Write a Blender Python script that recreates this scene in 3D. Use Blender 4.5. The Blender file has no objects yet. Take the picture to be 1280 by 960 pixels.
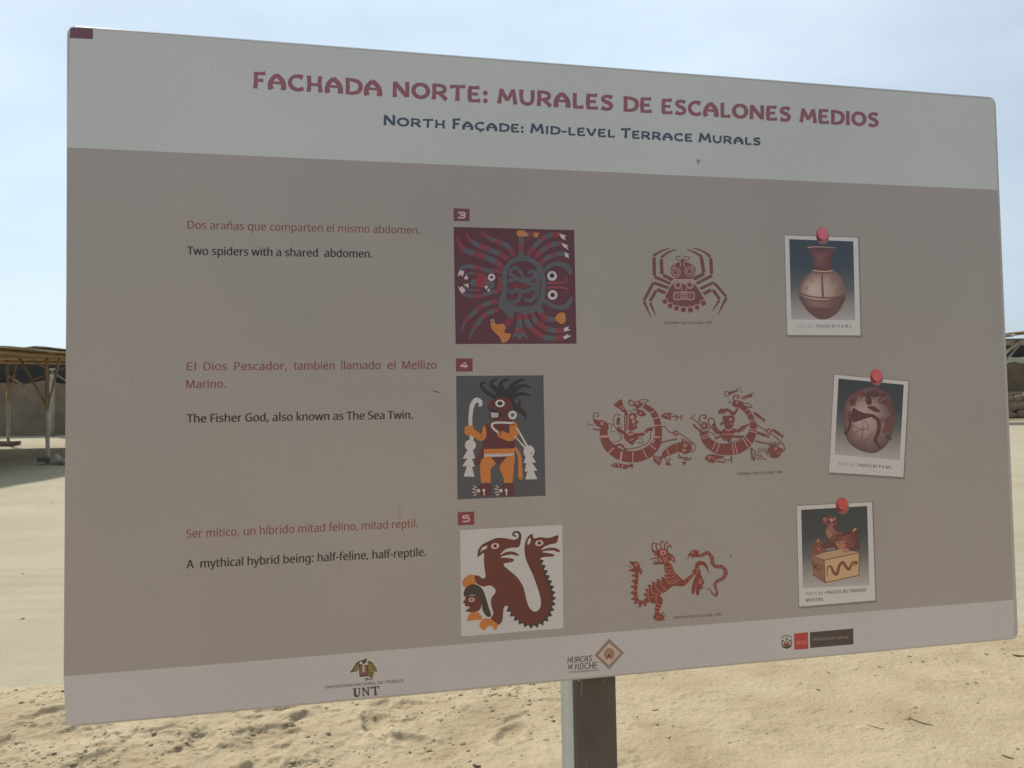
import bpy, math, random, os
import numpy as np
from mathutils import Vector, Matrix
from mathutils.geometry import tessellate_polygon

random.seed(7)
rng = np.random.default_rng(11)
scene = bpy.context.scene
COL = scene.collection

# ------------------------------------------------------------------ camera
F = 980.0                       # focal length in pixels of a 1280 wide frame
CX, CY = 640.0, 480.0
CAM_Z = 1.6
dn = Vector((0.0143, 1.0, -0.0102)).normalized()          # world down, in camera axes (x right, y down, z ahead)
fw = Vector((0, 0, 1)); fw = (fw - dn * fw.dot(dn)).normalized()
rt = dn.cross(fw).normalized()
RW = Matrix((rt, fw, -dn))                                 # camera axes -> world axes
cam = bpy.data.cameras.new("camera")
cam_o = bpy.data.objects.new("camera", cam)
COL.objects.link(cam_o)
cam.sensor_fit = 'HORIZONTAL'; cam.sensor_width = 36.0; cam.lens = 36.0 * F / 1280.0
cam.clip_start = 0.05; cam.clip_end = 3000
cam_o.matrix_world = Matrix.Translation((0, 0, CAM_Z)) @ (RW @ Matrix(((1, 0, 0), (0, -1, 0), (0, 0, -1)))).to_4x4()
scene.camera = cam_o

# ------------------------------------------------------------------ light
SUN_AZ = math.radians(-40)      # left of straight ahead (+Y), sun stands in front of the camera
SUN_EL = math.radians(44)
SUN_STRENGTH = 4.7
SKY_STRENGTH = 0.085
scene.view_settings.view_transform = 'Standard'
scene.view_settings.look = 'None'
scene.view_settings.exposure = 0.0
scene.view_settings.gamma = 1.0
scene.render.filter_size = 1.7

w = bpy.data.worlds.new("World"); scene.world = w; w.use_nodes = True
nt = w.node_tree; N = nt.nodes; L = nt.links
for n in list(N): N.remove(n)
out = N.new('ShaderNodeOutputWorld'); bg = N.new('ShaderNodeBackground')
sky = N.new('ShaderNodeTexSky'); sky.sky_type = 'NISHITA'; sky.sun_disc = False
sky.sun_elevation = SUN_EL; sky.sun_rotation = SUN_AZ
sky.air_density = 1.0; sky.dust_density = 0.4; sky.ozone_density = 1.5; sky.altitude = 50
# thin veil of high cloud
tc = N.new('ShaderNodeTexCoord'); mp = N.new('ShaderNodeMapping'); mp.inputs['Scale'].default_value = (1.3, 1.3, 3.2)
nz = N.new('ShaderNodeTexNoise'); nz.inputs['Scale'].default_value = 1.6; nz.inputs['Detail'].default_value = 5; nz.inputs['Roughness'].default_value = 0.5
rp = N.new('ShaderNodeMapRange'); rp.inputs['From Min'].default_value = 0.38; rp.inputs['From Max'].default_value = 0.62
rp.inputs['To Min'].default_value = 0.74; rp.inputs['To Max'].default_value = 1.0
mx = N.new('ShaderNodeMix'); mx.data_type = 'RGBA'
# haze veil scatters forward: brightest round the sun, dim on the far side of the sky
CLOUD = (9.4, 11.2, 12.7, 1)
dt = N.new('ShaderNodeVectorMath'); dt.operation = 'DOT_PRODUCT'
dt.inputs[1].default_value = (math.sin(SUN_AZ) * math.cos(SUN_EL), math.cos(SUN_AZ) * math.cos(SUN_EL), math.sin(SUN_EL))
nv = N.new('ShaderNodeVectorMath'); nv.operation = 'NORMALIZE'
L.new(tc.outputs['Generated'], nv.inputs[0]); L.new(nv.outputs[0], dt.inputs[0])
ph = N.new('ShaderNodeMapRange'); ph.interpolation_type = 'SMOOTHSTEP'
ph.inputs['From Min'].default_value = -0.55; ph.inputs['From Max'].default_value = 0.85
ph.inputs['To Min'].default_value = 0.32; ph.inputs['To Max'].default_value = 1.0
L.new(dt.outputs['Value'], ph.inputs['Value'])
vm = N.new('ShaderNodeMix'); vm.data_type = 'RGBA'; vm.blend_type = 'MULTIPLY'; vm.inputs['Factor'].default_value = 1
vm.inputs['A'].default_value = CLOUD; L.new(ph.outputs[0], vm.inputs['B'])
L.new(vm.outputs['Result'], mx.inputs['B'])
L.new(tc.outputs['Generated'], mp.inputs['Vector']); L.new(mp.outputs[0], nz.inputs['Vector'])
L.new(nz.outputs[0], rp.inputs['Value']); L.new(rp.outputs[0], mx.inputs['Factor'])
L.new(sky.outputs[0], mx.inputs['A']); L.new(mx.outputs['Result'], bg.inputs['Color'])
bg.inputs['Strength'].default_value = SKY_STRENGTH
L.new(bg.outputs[0], out.inputs[0])

sun = bpy.data.lights.new("sun", 'SUN'); sun.energy = SUN_STRENGTH; sun.angle = math.radians(3.5); sun.color = (1.0, 0.95, 0.86)
sun_o = bpy.data.objects.new("sun", sun); COL.objects.link(sun_o)
sdir = Vector((math.sin(SUN_AZ) * math.cos(SUN_EL), math.cos(SUN_AZ) * math.cos(SUN_EL), math.sin(SUN_EL)))
sun_o.rotation_euler = sdir.to_track_quat('Z', 'Y').to_euler()
sun_o.location = (0, 0, 20)

# ------------------------------------------------------------------ helpers
def lin(c):
    c = c / 255.0
    return c / 12.92 if c <= 0.04045 else ((c + 0.055) / 1.055) ** 2.4

def tag(o, label=None, cat=None, group=None, kind=None):
    if label: o['label'] = label
    if cat: o['category'] = cat
    if group: o['group'] = group
    if kind: o['kind'] = kind
    return o

def empty(name, loc=(0, 0, 0), label=None, cat=None, group=None, mat=None):
    o = bpy.data.objects.new(name, None); COL.objects.link(o)
    o.empty_display_size = 0.2
    if mat is not None: o.matrix_world = mat
    else: o.location = loc
    return tag(o, label, cat, group)

def link_mesh(name, verts, faces, mat, parent=None, smooth=False):
    me = bpy.data.meshes.new(name)
    me.from_pydata(verts, [], faces); me.validate(); me.update()
    if smooth: me.polygons.foreach_set('use_smooth', [True] * len(me.polygons))
    if mat: me.materials.append(mat)
    o = bpy.data.objects.new(name, me); COL.objects.link(o)
    if parent: o.parent = parent
    return o

class MB:
    def __init__(self): self.v = []; self.f = []
    def add(self, v, f):
        b = len(self.v); self.v += [tuple(p) for p in v]; self.f += [tuple(i + b for i in q) for q in f]
    def box(self, c, s, R=None, jit=0.0):
        vs = []
        for sx in (-1, 1):
            for sy in (-1, 1):
                for sz in (-1, 1):
                    p = Vector((sx * s[0] / 2 + random.uniform(-jit, jit), sy * s[1] / 2 + random.uniform(-jit, jit), sz * s[2] / 2 + random.uniform(-jit, jit)))
                    if R: p = R @ p
                    vs.append(p + Vector(c))
        self.add(vs, [(0, 1, 3, 2), (4, 6, 7, 5), (0, 4, 5, 1), (2, 3, 7, 6), (0, 2, 6, 4), (1, 5, 7, 3)])
    def tube(self, pts, rad, seg=8, cap=True):
        pts = [Vector(p) for p in pts]; n = len(pts)
        if not hasattr(rad, '__len__'): rad = [rad] * n
        vs = []; up = None
        for i, p in enumerate(pts):
            t = (pts[min(i + 1, n - 1)] - pts[max(i - 1, 0)]).normalized()
            if up is None: up = t.orthogonal().normalized()
            up = (up - t * up.dot(t)).normalized(); s = t.cross(up)
            for k in range(seg):
                a = 2 * math.pi * k / seg
                vs.append(p + (up * math.cos(a) + s * math.sin(a)) * rad[i])
        fs = []
        for i in range(n - 1):
            for k in range(seg):
                a = i * seg + k; b = i * seg + (k + 1) % seg
                fs.append((a, b, b + seg, a + seg))
        if cap:
            fs.append(tuple(range(seg - 1, -1, -1))); fs.append(tuple((n - 1) * seg + k for k in range(seg)))
        self.add(vs, fs)
    def build(self, name, mat, parent=None, smooth=False):
        return link_mesh(name, self.v, self.f, mat, parent, smooth)

def mat_basic(name, c1, c2=None, scale=5.0, rough=0.8, bump=0.0, bscale=None, detail=6, stretch=None, spec=0.3, metallic=0.0, coords='Object'):
    m = bpy.data.materials.new(name); m.use_nodes = True
    t = m.node_tree; b = t.nodes['Principled BSDF']
    b.inputs['Roughness'].default_value = rough
    b.inputs['Specular IOR Level'].default_value = spec
    b.inputs['Metallic'].default_value = metallic
    tc = t.nodes.new('ShaderNodeTexCoord'); mp = t.nodes.new('ShaderNodeMapping')
    t.links.new(tc.outputs[coords], mp.inputs['Vector'])
    if stretch: mp.inputs['Scale'].default_value = stretch
    if c2 is None: c2 = tuple(x * 0.8 for x in c1)
    nz = t.nodes.new('ShaderNodeTexNoise'); nz.inputs['Scale'].default_value = scale; nz.inputs['Detail'].default_value = detail
    t.links.new(mp.outputs[0], nz.inputs['Vector'])
    r = t.nodes.new('ShaderNodeValToRGB')
    r.color_ramp.elements[0].position = 0.32; r.color_ramp.elements[1].position = 0.68
    r.color_ramp.elements[0].color = (*c2, 1); r.color_ramp.elements[1].color = (*c1, 1)
    t.links.new(nz.outputs[0], r.inputs[0]); t.links.new(r.outputs[0], b.inputs['Base Color'])
    if bump:
        n2 = t.nodes.new('ShaderNodeTexNoise'); n2.inputs['Scale'].default_value = bscale or scale * 4; n2.inputs['Detail'].default_value = 5
        t.links.new(mp.outputs[0], n2.inputs['Vector'])
        bp = t.nodes.new('ShaderNodeBump'); bp.inputs['Strength'].default_value = 0.8; bp.inputs['Distance'].default_value = bump
        t.links.new(n2.outputs[0], bp.inputs['Height']); t.links.new(bp.outputs[0], b.inputs['Normal'])
    return m

# ------------------------------------------------------------------ ground: one displaced sheet reaching the horizon
def vnoise(x, y, seed=0):
    xi = np.floor(x).astype(np.int64); yi = np.floor(y).astype(np.int64)
    fx = x - xi; fy = y - yi
    fx = fx * fx * (3 - 2 * fx); fy = fy * fy * (3 - 2 * fy)
    def h(a, b):
        n = (a * 374761393 + b * 668265263 + seed * 974634777) & 0xFFFFFFFF
        n = ((n ^ (n >> 13)) * 1274126177) & 0xFFFFFFFF
        n = (n ^ (n >> 16)) & 0xFFFFFFFF
        return n / 4294967295.0
    return (h(xi, yi) * (1 - fx) + h(xi + 1, yi) * fx) * (1 - fy) + (h(xi, yi + 1) * (1 - fx) + h(xi + 1, yi + 1) * fx) * fy
def fbm(x, y, o=4, seed=0):
    s = 0; a = 0.5
    for i in range(o):
        s = s + a * vnoise(x, y, seed + i * 17); a *= 0.5; x = x * 2.03 + 3.1; y = y * 2.03 + 1.7
    return s
def sstep(a, b, x):
    t = np.clip((x - a) / (b - a), 0, 1); return t * t * (3 - 2 * t)
def ridge_y(x):
    return 4.42 + 0.14 * (x + 2.5) + 0.22 * (fbm(x * 1.3 + 7, x * 0 + 3, 4, 5) - 0.5) * 2
FEET = [(random.uniform(-3.0, 0.4), random.uniform(3.3, 4.5), random.uniform(0, 6.28), random.uniform(.9, 1.2)) for _ in range(26)]
def crust(x, y): return fbm(x * 8 + 1.8 * fbm(x * 5, y * 5, 2, 51), y * 13 + 1.8 * fbm(x * 5, y * 5, 2, 52), 4, 50)
def crust_zone(x, y): return sstep(.40, .54, fbm(x * 1.7 + 2, y * 2.2, 3, 33))
def ground_h(x, y):
    yr = ridge_y(x)
    near = 1 - sstep(-0.02, 0.16, y - yr)
    left = 1 - 0.72 * sstep(-0.6, 0.9, x)
    h = 0.085 * near - 0.085
    h = h + near * left * (0.052 * (fbm(x * 3.0, y * 3.6, 5, 1) - .47))
    rid = 1 - np.abs(2 * fbm(x * 6.5 + 2 * fbm(x * 2, y * 2, 3, 9), y * 9.5, 4, 2) - 0.94)
    h = h + near * left * 0.020 * np.clip(rid - 0.80, 0, 1) * 5 * sstep(.42, .62, fbm(x * 2.2 + 5, y * 2.6, 3, 31)) * 0.8
    h = h + near * 0.014 * left * (fbm(x * 22, y * 24, 3, 3) - .47)
    cr = crust(x, y)                                      # broken crust: plates with sharp lips
    h = h + near * left * 0.009 * (sstep(.50, .525, cr) + .6 * sstep(.56, .58, cr)) * crust_zone(x, y)
    h = h + near * 0.018 * (fbm(x * 2.1 + 9, y * 2.1, 3, 12) - .47)
    for (fx, fy, a, s) in FEET:                       # old shallow footprints
        dx = (x - fx) * math.cos(a) + (y - fy) * math.sin(a); dy = -(x - fx) * math.sin(a) + (y - fy) * math.cos(a)
        r = np.sqrt((dx / (0.14 * s)) ** 2 + (dy / (0.06 * s)) ** 2) + 0.8 * (fbm(x * 13, y * 13, 3, 4) - .47)
        k = (0.5 + 0.5 * left)
        h = h - near * 0.016 * k * (1 - sstep(0.6, 1.05, r)) + near * 0.007 * k * np.exp(-((r - 1.15) / 0.2) ** 2)
    far = 1 - near
    warp = y + 0.10 * fbm(x * 0.9, y * 0.7, 3, 6)
    h = h + far * (0.0035 * np.sin(warp * 21) * sstep(.35, .6, fbm(x * .5, y * .8, 3, 14)) * (1 - sstep(9, 14, y))
                   + 0.05 * (fbm(x * .35, y * .3, 4, 8) - .47) * sstep(5, 8, y) + 0.012 * (fbm(x * 1.7, y * 1.7, 3, 21) - .47))
    return h
def lines(parts):
    o = []
    for a, b, s in parts: o += list(np.arange(a, b, s))
    return np.array(o + [parts[-1][1]])
xs = lines([(-700, -100, 60), (-100, -30, 5), (-30, -8, .55), (-8, -3.5, .09), (-3.5, 3.7, .0095), (3.7, 8, .09), (8, 40, .8), (40, 100, 6), (100, 700, 60)])
ys = lines([(-60, -6, 6), (-6, 2.9, .25), (2.9, 5.4, .0095), (5.4, 8, .04), (8, 14, .12), (14, 45, .5), (45, 120, 5), (120, 1500, 90)])
RY = ridge_y(xs)
X, Y = np.meshgrid(xs, ys)
Z = ground_h(X, Y)
co = np.stack([X.ravel(), Y.ravel(), Z.ravel()], 1)
nx, ny = len(xs), len(ys)
idx = np.arange(nx * ny).reshape(ny, nx)
quads = np.stack([idx[:-1, :-1], idx[:-1, 1:], idx[1:, 1:], idx[1:, :-1]], -1).reshape(-1, 4)
gm = bpy.data.meshes.new('ground')
gm.vertices.add(len(co)); gm.vertices.foreach_set('co', co.ravel())
gm.loops.add(quads.size); gm.loops.foreach_set('vertex_index', quads.ravel().astype(np.int32))
gm.polygons.add(len(quads)); gm.polygons.foreach_set('loop_start', np.arange(0, quads.size, 4, dtype=np.int32))
gm.update(); gm.validate()
gm.polygons.foreach_set('use_smooth', np.ones(len(gm.polygons), dtype=bool))
pal = gm.attributes.new('pale', 'FLOAT', 'POINT')
pal.data.foreach_set('value', sstep(-0.05, 0.2, (Y - ridge_y(X)) + .1 * (fbm(X * 6, Y * 6, 3, 40) - .5)).ravel().astype(np.float32))
cz = crust(X, Y); clay = sstep(.455, .49, cz) * (1 - sstep(.505, .53, cz)) * crust_zone(X, Y) * (1 - sstep(-.05, .1, Y - RY[None, :])) * (1 - .75 * sstep(-.4, 1.0, X))
ca = gm.attributes.new('clay', 'FLOAT', 'POINT'); ca.data.foreach_set('value', clay.ravel().astype(np.float32))
ground = bpy.data.objects.new('ground', gm); COL.objects.link(ground)
tag(ground, 'dry pale desert sand, churned in front of a low edge and smooth behind it', kind='structure')

def sand_material():
    m = bpy.data.materials.new('sand'); m.use_nodes = True
    t = m.node_tree; n = t.nodes; l = t.links; b = n['Principled BSDF']
    b.inputs['Roughness'].default_value = 0.95; b.inputs['Specular IOR Level'].default_value = 0.1
    tc = n.new('ShaderNodeTexCoord'); at = n.new('ShaderNodeAttribute'); at.attribute_name = 'pale'
    def noise(s, d=5, r=.55):
        k = n.new('ShaderNodeTexNoise'); k.inputs['Scale'].default_value = s; k.inputs['Detail'].default_value = d; k.inputs['Roughness'].default_value = r
        l.new(tc.outputs['Object'], k.inputs['Vector']); return k.outputs[0]
    def ramp(src, stops):
        r = n.new('ShaderNodeValToRGB'); e = r.color_ramp.elements
        while len(e) < len(stops): e.new(0.5)
        for k, (p, c) in enumerate(stops): e[k].position = p; e[k].color = (*c, 1)
        l.new(src, r.inputs[0]); return r.outputs[0]
    def mix(f, a, bb, mode='MIX'):
        k = n.new('ShaderNodeMix'); k.data_type = 'RGBA'; k.blend_type = mode
        if isinstance(f, float): k.inputs['Factor'].default_value = f
        else: l.new(f, k.inputs['Factor'])
        l.new(a, k.inputs['A'])
        if isinstance(bb, tuple): k.inputs['B'].default_value = (*bb, 1)
        else: l.new(bb, k.inputs['B'])
        return k.outputs['Result']
    tan = ramp(noise(2.2), [(0.3, (.32, .245, .152)), (0.5, (.385, .305, .195)), (0.72, (.44, .355, .235))])
    pale = ramp(noise(.8, 6), [(0.3, (.335, .288, .203)), (0.55, (.37, .322, .232)), (0.8, (.41, .36, .265))])
    c = mix(at.outputs['Fac'], tan, pale)
    # pinkish clay patches
    pk = ramp(noise(1.1, 3), [(0.58, (0, 0, 0)), (0.68, (1, 1, 1))])
    pk2 = n.new('ShaderNodeMath'); pk2.operation = 'MULTIPLY'; pk2.inputs[1].default_value = .35; l.new(pk, pk2.inputs[0])
    c = mix(pk2.outputs[0], c, (.38, .275, .195))
    ac = n.new('ShaderNodeAttribute'); ac.attribute_name = 'clay'          # darker clay exposed where the crust has broken away
    ma = n.new('ShaderNodeMath'); ma.operation = 'MULTIPLY'; ma.inputs[1].default_value = .42; l.new(ac.outputs['Fac'], ma.inputs[0])
    c = mix(ma.outputs[0], c, (.24, .165, .10))
    g = ramp(noise(260, 3, .7), [(0.3, (.86, .86, .85)), (0.6, (1.05, 1.05, 1.05))])
    c = mix(1.0, c, g, 'MULTIPLY')
    s = ramp(noise(48, 4, .6), [(0.30, (.50, .46, .42)), (0.37, (1, 1, 1))])
    c = mix(0.7, c, s, 'MULTIPLY')
    l.new(c, b.inputs['Base Color'])
    b1 = n.new('ShaderNodeBump'); b1.inputs['Strength'].default_value = .7; b1.inputs['Distance'].default_value = .014
    l.new(noise(38, 6, .62), b1.inputs['Height'])
    b2 = n.new('ShaderNodeBump'); b2.inputs['Strength'].default_value = .5; b2.inputs['Distance'].default_value = .003
    l.new(noise(230, 3, .7), b2.inputs['Height']); l.new(b1.outputs[0], b2.inputs['Normal']); l.new(b2.outputs[0], b.inputs['Normal'])
    return m
gm.materials.append(sand_material())

# crumbs of crusted sand and grit, one uncountable scatter
grit = MB()
def gz(x, y):
    "height of the sheet by bilinear lookup"
    i = int(np.searchsorted(xs, x)) - 1; j = int(np.searchsorted(ys, y)) - 1
    a = (x - xs[i]) / (xs[i + 1] - xs[i]); b = (y - ys[j]) / (ys[j + 1] - ys[j])
    return float((Z[j, i] * (1 - a) + Z[j, i + 1] * a) * (1 - b) + (Z[j + 1, i] * (1 - a) + Z[j + 1, i + 1] * a) * b)
def lump(mb, x, y, r, squash=.6, sink=.3, n=1):
    z = gz(x, y)
    vs = []; seg = 6
    for k, (zz, rr) in enumerate(((-.6, .6), (.15, 1.0), (.75, .6))):
        for j in range(seg):
            a = 2 * math.pi * (j + .3 * k) / seg; q = r * rr * random.uniform(.75, 1.2)
            vs.append((x + math.cos(a) * q, y + math.sin(a) * q, z + r * squash * (zz + 1 - sink - .6) * random.uniform(.85, 1.1)))
    vs.append((x, y, z + r * squash * (1.45 - sink - .3)))
    fs = []
    for k in range(2):
        for j in range(seg):
            a = k * seg + j; b = k * seg + (j + 1) % seg; fs.append((a, b, b + seg, a + seg))
    for j in range(seg): fs.append((12 + j, 12 + (j + 1) % seg, 18))
    mb.add(vs, fs)
clus = [(random.uniform(-3.0, 3.2), random.uniform(3.3, 4.9), random.uniform(.05, .25)) for _ in range(60)]
cnt = 0
while cnt < 800:
    if random.random() < .55:
        cx, cy, sp = random.choice(clus); x = random.gauss(cx, sp); y = random.gauss(cy, sp * .6)
    else:
        x = random.uniform(-3.4, 3.6); y = random.uniform(3.2, 5.3)
    if y < 3.1 or y > float(np.interp(x, xs, RY)) + .1: continue
    if x > 0.3 and random.random() < .6: continue
    lump(grit, x, y, random.choice([.0025, .003, .004, .005, .006, .010]) * random.uniform(.6, 1.3)); cnt += 1
for _ in range(500):
    x = random.uniform(-14, 10); y = random.uniform(6, 30)
    lump(grit, x, y, random.uniform(.006, .016))
mat_grit = mat_basic('grit', (.33, .27, .18), (.17, .13, .085), 9, .95)
g = grit.build('sand_grit', mat_grit)
tag(g, 'crumbs of crusted sand and grit scattered over the sand', 'grit', kind='stuff')

clods = MB(); cnt = 0
while cnt < 1300:
    if random.random() < .75:
        cx, cy, sp = random.choice(clus); x = random.gauss(cx, sp * 1.3); y = random.gauss(cy, sp * .8)
    else: x = random.uniform(-3.4, 3.6); y = random.uniform(3.2, 5.3)
    if y < 3.1 or y > float(np.interp(x, xs, RY)) + .05: continue
    if x > 0.2 and random.random() < .8: continue
    lump(clods, x, y, random.choice([.004, .005, .007, .009, .014]) * random.uniform(.7, 1.3), .5, .5); cnt += 1
tag(clods.build('sand_clods', bpy.data.materials['sand']), 'small broken clods of pale sand lying in the churned sand', 'clods', kind='stuff')
# ------------------------------------------------------------------ shared outdoor materials
M_pole = mat_basic('weathered_pole', (.38, .26, .155), (.24, .16, .095), 6, .85, .004, 30, stretch=(1, 1, .25))
M_pale = mat_basic('whitewashed_pole', (.50, .47, .41), (.34, .30, .25), 7, .85, .003, 25, stretch=(1, 1, .3))
M_cane = mat_basic('cane_bundle', (.50, .35, .19), (.30, .20, .11), 9, .85, .006, 60, stretch=(1, .2, 1))
M_reed = mat_basic('reed_mat', (.42, .34, .22), (.26, .20, .13), 8, .95, .012, 45)
M_tarp = mat_basic('pale_tarpaulin', (.55, .53, .47), (.42, .40, .34), 2, .7, .01, 6)
M_adobe = mat_basic('adobe', (.25, .20, .15), (.18, .145, .11), 1.6, .95, .03, 9)
M_cloth = mat_basic('dark_shade_cloth', (.055, .055, .055), (.035, .035, .037), 3, .95, .01, 20)
M_stone = mat_basic('rubble_stone', (.36, .28, .20), (.20, .15, .11), 2.5, .95, .03, 9)
M_concrete = mat_basic('footing_concrete', (.20, .18, .15), (.13, .115, .10), 6, .95, .01, 20)
M_dry = mat_basic('dry_twig', (.17, .125, .08), (.09, .065, .042), 30, .9)

def wob(p, q, n=6, a=.012):
    p = Vector(p); q = Vector(q)
    return [p.lerp(q, i / n) + Vector((random.uniform(-a, a), random.uniform(-a, a), 0)) * (0 < i < n) for i in range(n + 1)]

# ------------------------------------------------------------------ left shelter (roof on forked posts)
SH = empty('pole_shelter', (-16, 21, 0), 'open shelter of forked wooden posts under a flat reed roof, left of the sign', 'shelter')
def sh(mb, name, mat, root, label=None, smooth=False):
    o = mb.build(name, mat, None, smooth); o.parent = root; o.matrix_parent_inverse = root.matrix_basis.inverted()
    if label: o['label'] = label
    return o
ROOF_H = 2.66
def forked_post(x, y, h, white_to, root, lean=0.0, fork=True, r=.045):
    m = MB(); m.tube(wob((x, y, white_to), (x + lean, y, h), 5), [r * .95] * 5 + [r * .85], 9); sh(m, 'post', M_pole, root, smooth=True)
    m = MB(); m.tube(wob((x, y, -.15), (x, y, white_to + .003), 5), [r * 1.12] * 6, 9); sh(m, 'post', M_pale, root, 'whitewashed lower half of post', True)
    m = MB()
    vs = 0
    m.box((x - .02, y, .02), (.36, .3, .12) if x > -13 else (.75, .4, .16), Matrix.Rotation(random.uniform(-.2, .2), 3, 'Z'), .02)
    sh(m, 'footing', M_concrete, root)
    if fork:
        for dx, hh in ((-.72, h), (.33, h)):
            m = MB(); m.tube(wob((x + .01, y + .02, 1.35 if h < 3 else 1.5), (x + dx, y + .02, hh), 5), [.03] * 6, 8); sh(m, 'brace', M_pole, root, smooth=True)
forked_post(-12.1, 20.4, ROOF_H, 1.3, SH)
forked_post(-18.2, 28.3, 3.0, 1.9, SH)
forked_post(-12.15, 28.3, ROOF_H, 1.3, SH)
forked_post(-18.4, 20.4, 3.0, 1.6, SH)
forked_post(-12.1, 13.6, ROOF_H, 1.3, SH)
# pale diagonal strut and rail behind the near post
m = MB(); m.tube(wob((-12.6, 20.6, 2.62), (-11.75, 20.9, 1.98), 4, .005), [.028] * 5, 8); sh(m, 'brace', M_pale, SH, 'pale diagonal brace', True)
m = MB(); m.tube(wob((-13.5, 21.6, 2.0), (-12.5, 22.0, 2.5), 4, .005), [.03] * 5, 8); sh(m, 'brace', M_pole, SH, None, True)
m = MB(); m.tube(wob((-12.95, 20.2, 2.2), (-12.5, 20.3, 1.85), 4, .005), [.035] * 5, 8); sh(m, 'brace', M_pale, SH, 'pale diagonal brace', True)
# beams
for k, dz in enumerate((0,)):
    m = MB(); m.tube(wob((-12.08 + .04 * k, 12.2, ROOF_H + .06 + dz), (-12.08 - .03 * k, 28.8, ROOF_H + .06 + dz), 14, .02), .065, 8); sh(m, 'beam', M_cane, SH, smooth=True)
for yy in (13.6, 20.4, 28.3):
    m = MB(); m.tube(wob((-20.4, yy, 3.0), (-11.9, yy, ROOF_H + .1), 10, .015), .06, 8); sh(m, 'beam', M_cane, SH, smooth=True)
m = MB(); m.tube(wob((-18.3, 12.2, 3.02), (-18.3, 28.8, 3.02), 10, .015), .06, 8); sh(m, 'beam', M_cane, SH, smooth=True)
for i in range(17):
    y = 12.7 + i * .98
    m = MB(); m.tube(wob((-20.6, y, 3.12), (-11.75 + random.uniform(-.1, .12), y + random.uniform(-.1, .1), ROOF_H + .14), 8, .012), .03, 7); sh(m, 'rafter', M_cane, SH, smooth=True)
# roof mat, slightly sagging
m = MB(); vs = []; fs = []; A, B = 26, 34
for side in (0, 1):
    for i in range(A + 1):
        for j in range(B + 1):
            u = i / A; v = j / B
            x = -20.9 + u * 9.35 + (.08 * (random.random() - .5) if u in (0, 1) else 0); y = 12.1 + v * 16.9 + (.14 * (random.random() - .5) if v in (0, 1) else 0)
            z = 3.07 + (ROOF_H - 3.0) * u + .04 + .05 * side + .008 * math.sin(j * 1.3) * math.sin(i * .9) + random.uniform(-.008, .008)
            vs.append((x, y, z))
q = (A + 1) * (B + 1)
for i in range(A):
    for j in range(B):
        a = i * (B + 1) + j; fs.append((a, a + 1, a + B + 2, a + B + 1)); fs.append((q + a, q + a + B + 1, q + a + B + 2, q + a + 1))
for j in range(B):
    for i0 in (0, A):
        a = i0 * (B + 1) + j; fs.append((a, a + q, a + 1 + q, a + 1))
for i in range(A):
    for j0 in (0, B):
        a = i * (B + 1) + j0; b = a + B + 1; fs.append((a, b, b + q, a + q))
m.add(vs, fs); sh(m, 'roof', M_reed, SH)
# pale tarpaulin folded on the roof edge
m = MB(); vs = []; fs = []
for i in range(21):
    for j in range(7):
        y = 19.2 + i * .45; x = -13.2 + j * .25
        vs.append((x, y, ROOF_H + .27 - .012 * j + .012 * math.sin(i * 1.1 + j) + .02 * random.random() + (.03 if j in (0, 6) else 0)))
for i in range(20):
    for j in range(6):
        a = i * 7 + j; fs.append((a, a + 7, a + 8, a + 1))
b0 = len(vs); vs += [(x, y, z - .025) for x, y, z in vs]; fs += [tuple(b0 + k for k in reversed(f)) for f in fs]
for i in range(20):
    for j0 in (0, 6):
        a = i * 7 + j0; fs.append((a, a + 7, a + 7 + b0, a + b0))
for j in range(6):
    for i0 in (0, 20):
        a = i0 * 7 + j; fs.append((a, a + 1, a + 1 + b0, a + b0))
m.add(vs, fs); sh(m, 'tarpaulin', M_tarp, SH)

# stones by the near post foot
def stone_at(name, x, y, r, mat, label, seed, group=None, root=None, z0=None, sq=.75):
    rr = random.Random(seed); vs = []; fs = []; R_, S = 6, 9
    z = float(ground_h(np.array([x]), np.array([y]))[0]) + r * sq * .7 if z0 is None else z0
    for i in range(R_ + 1):
        th = math.pi * i / R_
        for j in range(S):
            ph = 2 * math.pi * j / S; k = r * rr.uniform(.82, 1.14) if 0 < i < R_ else r * .92
            vs.append((math.sin(th) * math.cos(ph) * k, math.sin(th) * math.sin(ph) * k * .85, math.cos(th) * k * sq))
    for i in range(R_):
        for j in range(S):
            a = i * S + j; b = i * S + (j + 1) % S; fs.append((a, a + S, b + S, b))
    o = link_mesh(name, vs, fs, mat, None, True); o.location = (x, y, z)
    if root: o.parent = root; o.matrix_parent_inverse = root.matrix_basis.inverted()
    else: tag(o, label, 'stone', group)
    return o
M_pstone = mat_basic('pale_stone', (.42, .39, .33), (.30, .27, .22), 8, .9, .01, 30)
stone_at('stone', -11.72, 20.1, .13, M_pstone, 'small pale upright stone at the foot of the near shelter post', 3, sq=1.35)
stone_at('stone', -11.45, 19.9, .09, M_concrete, 'low dark stone just right of the pale stone by the post foot', 4)
stone_at('stone', -12.9, 15.5, .06, M_concrete, 'small dark stone on the smooth sand in front of the shelter', 9)

# white marker post right of the shelter
WP = MB(); WP.tube(wob((-20.55, 35.0, -.1), (-20.5, 35.0, 2.95), 5, .01), [.11] * 6, 10)
o = WP.build('white_post', M_pale, None, True); tag(o, 'thick whitewashed post standing against the far dark wall', 'post')

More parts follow.
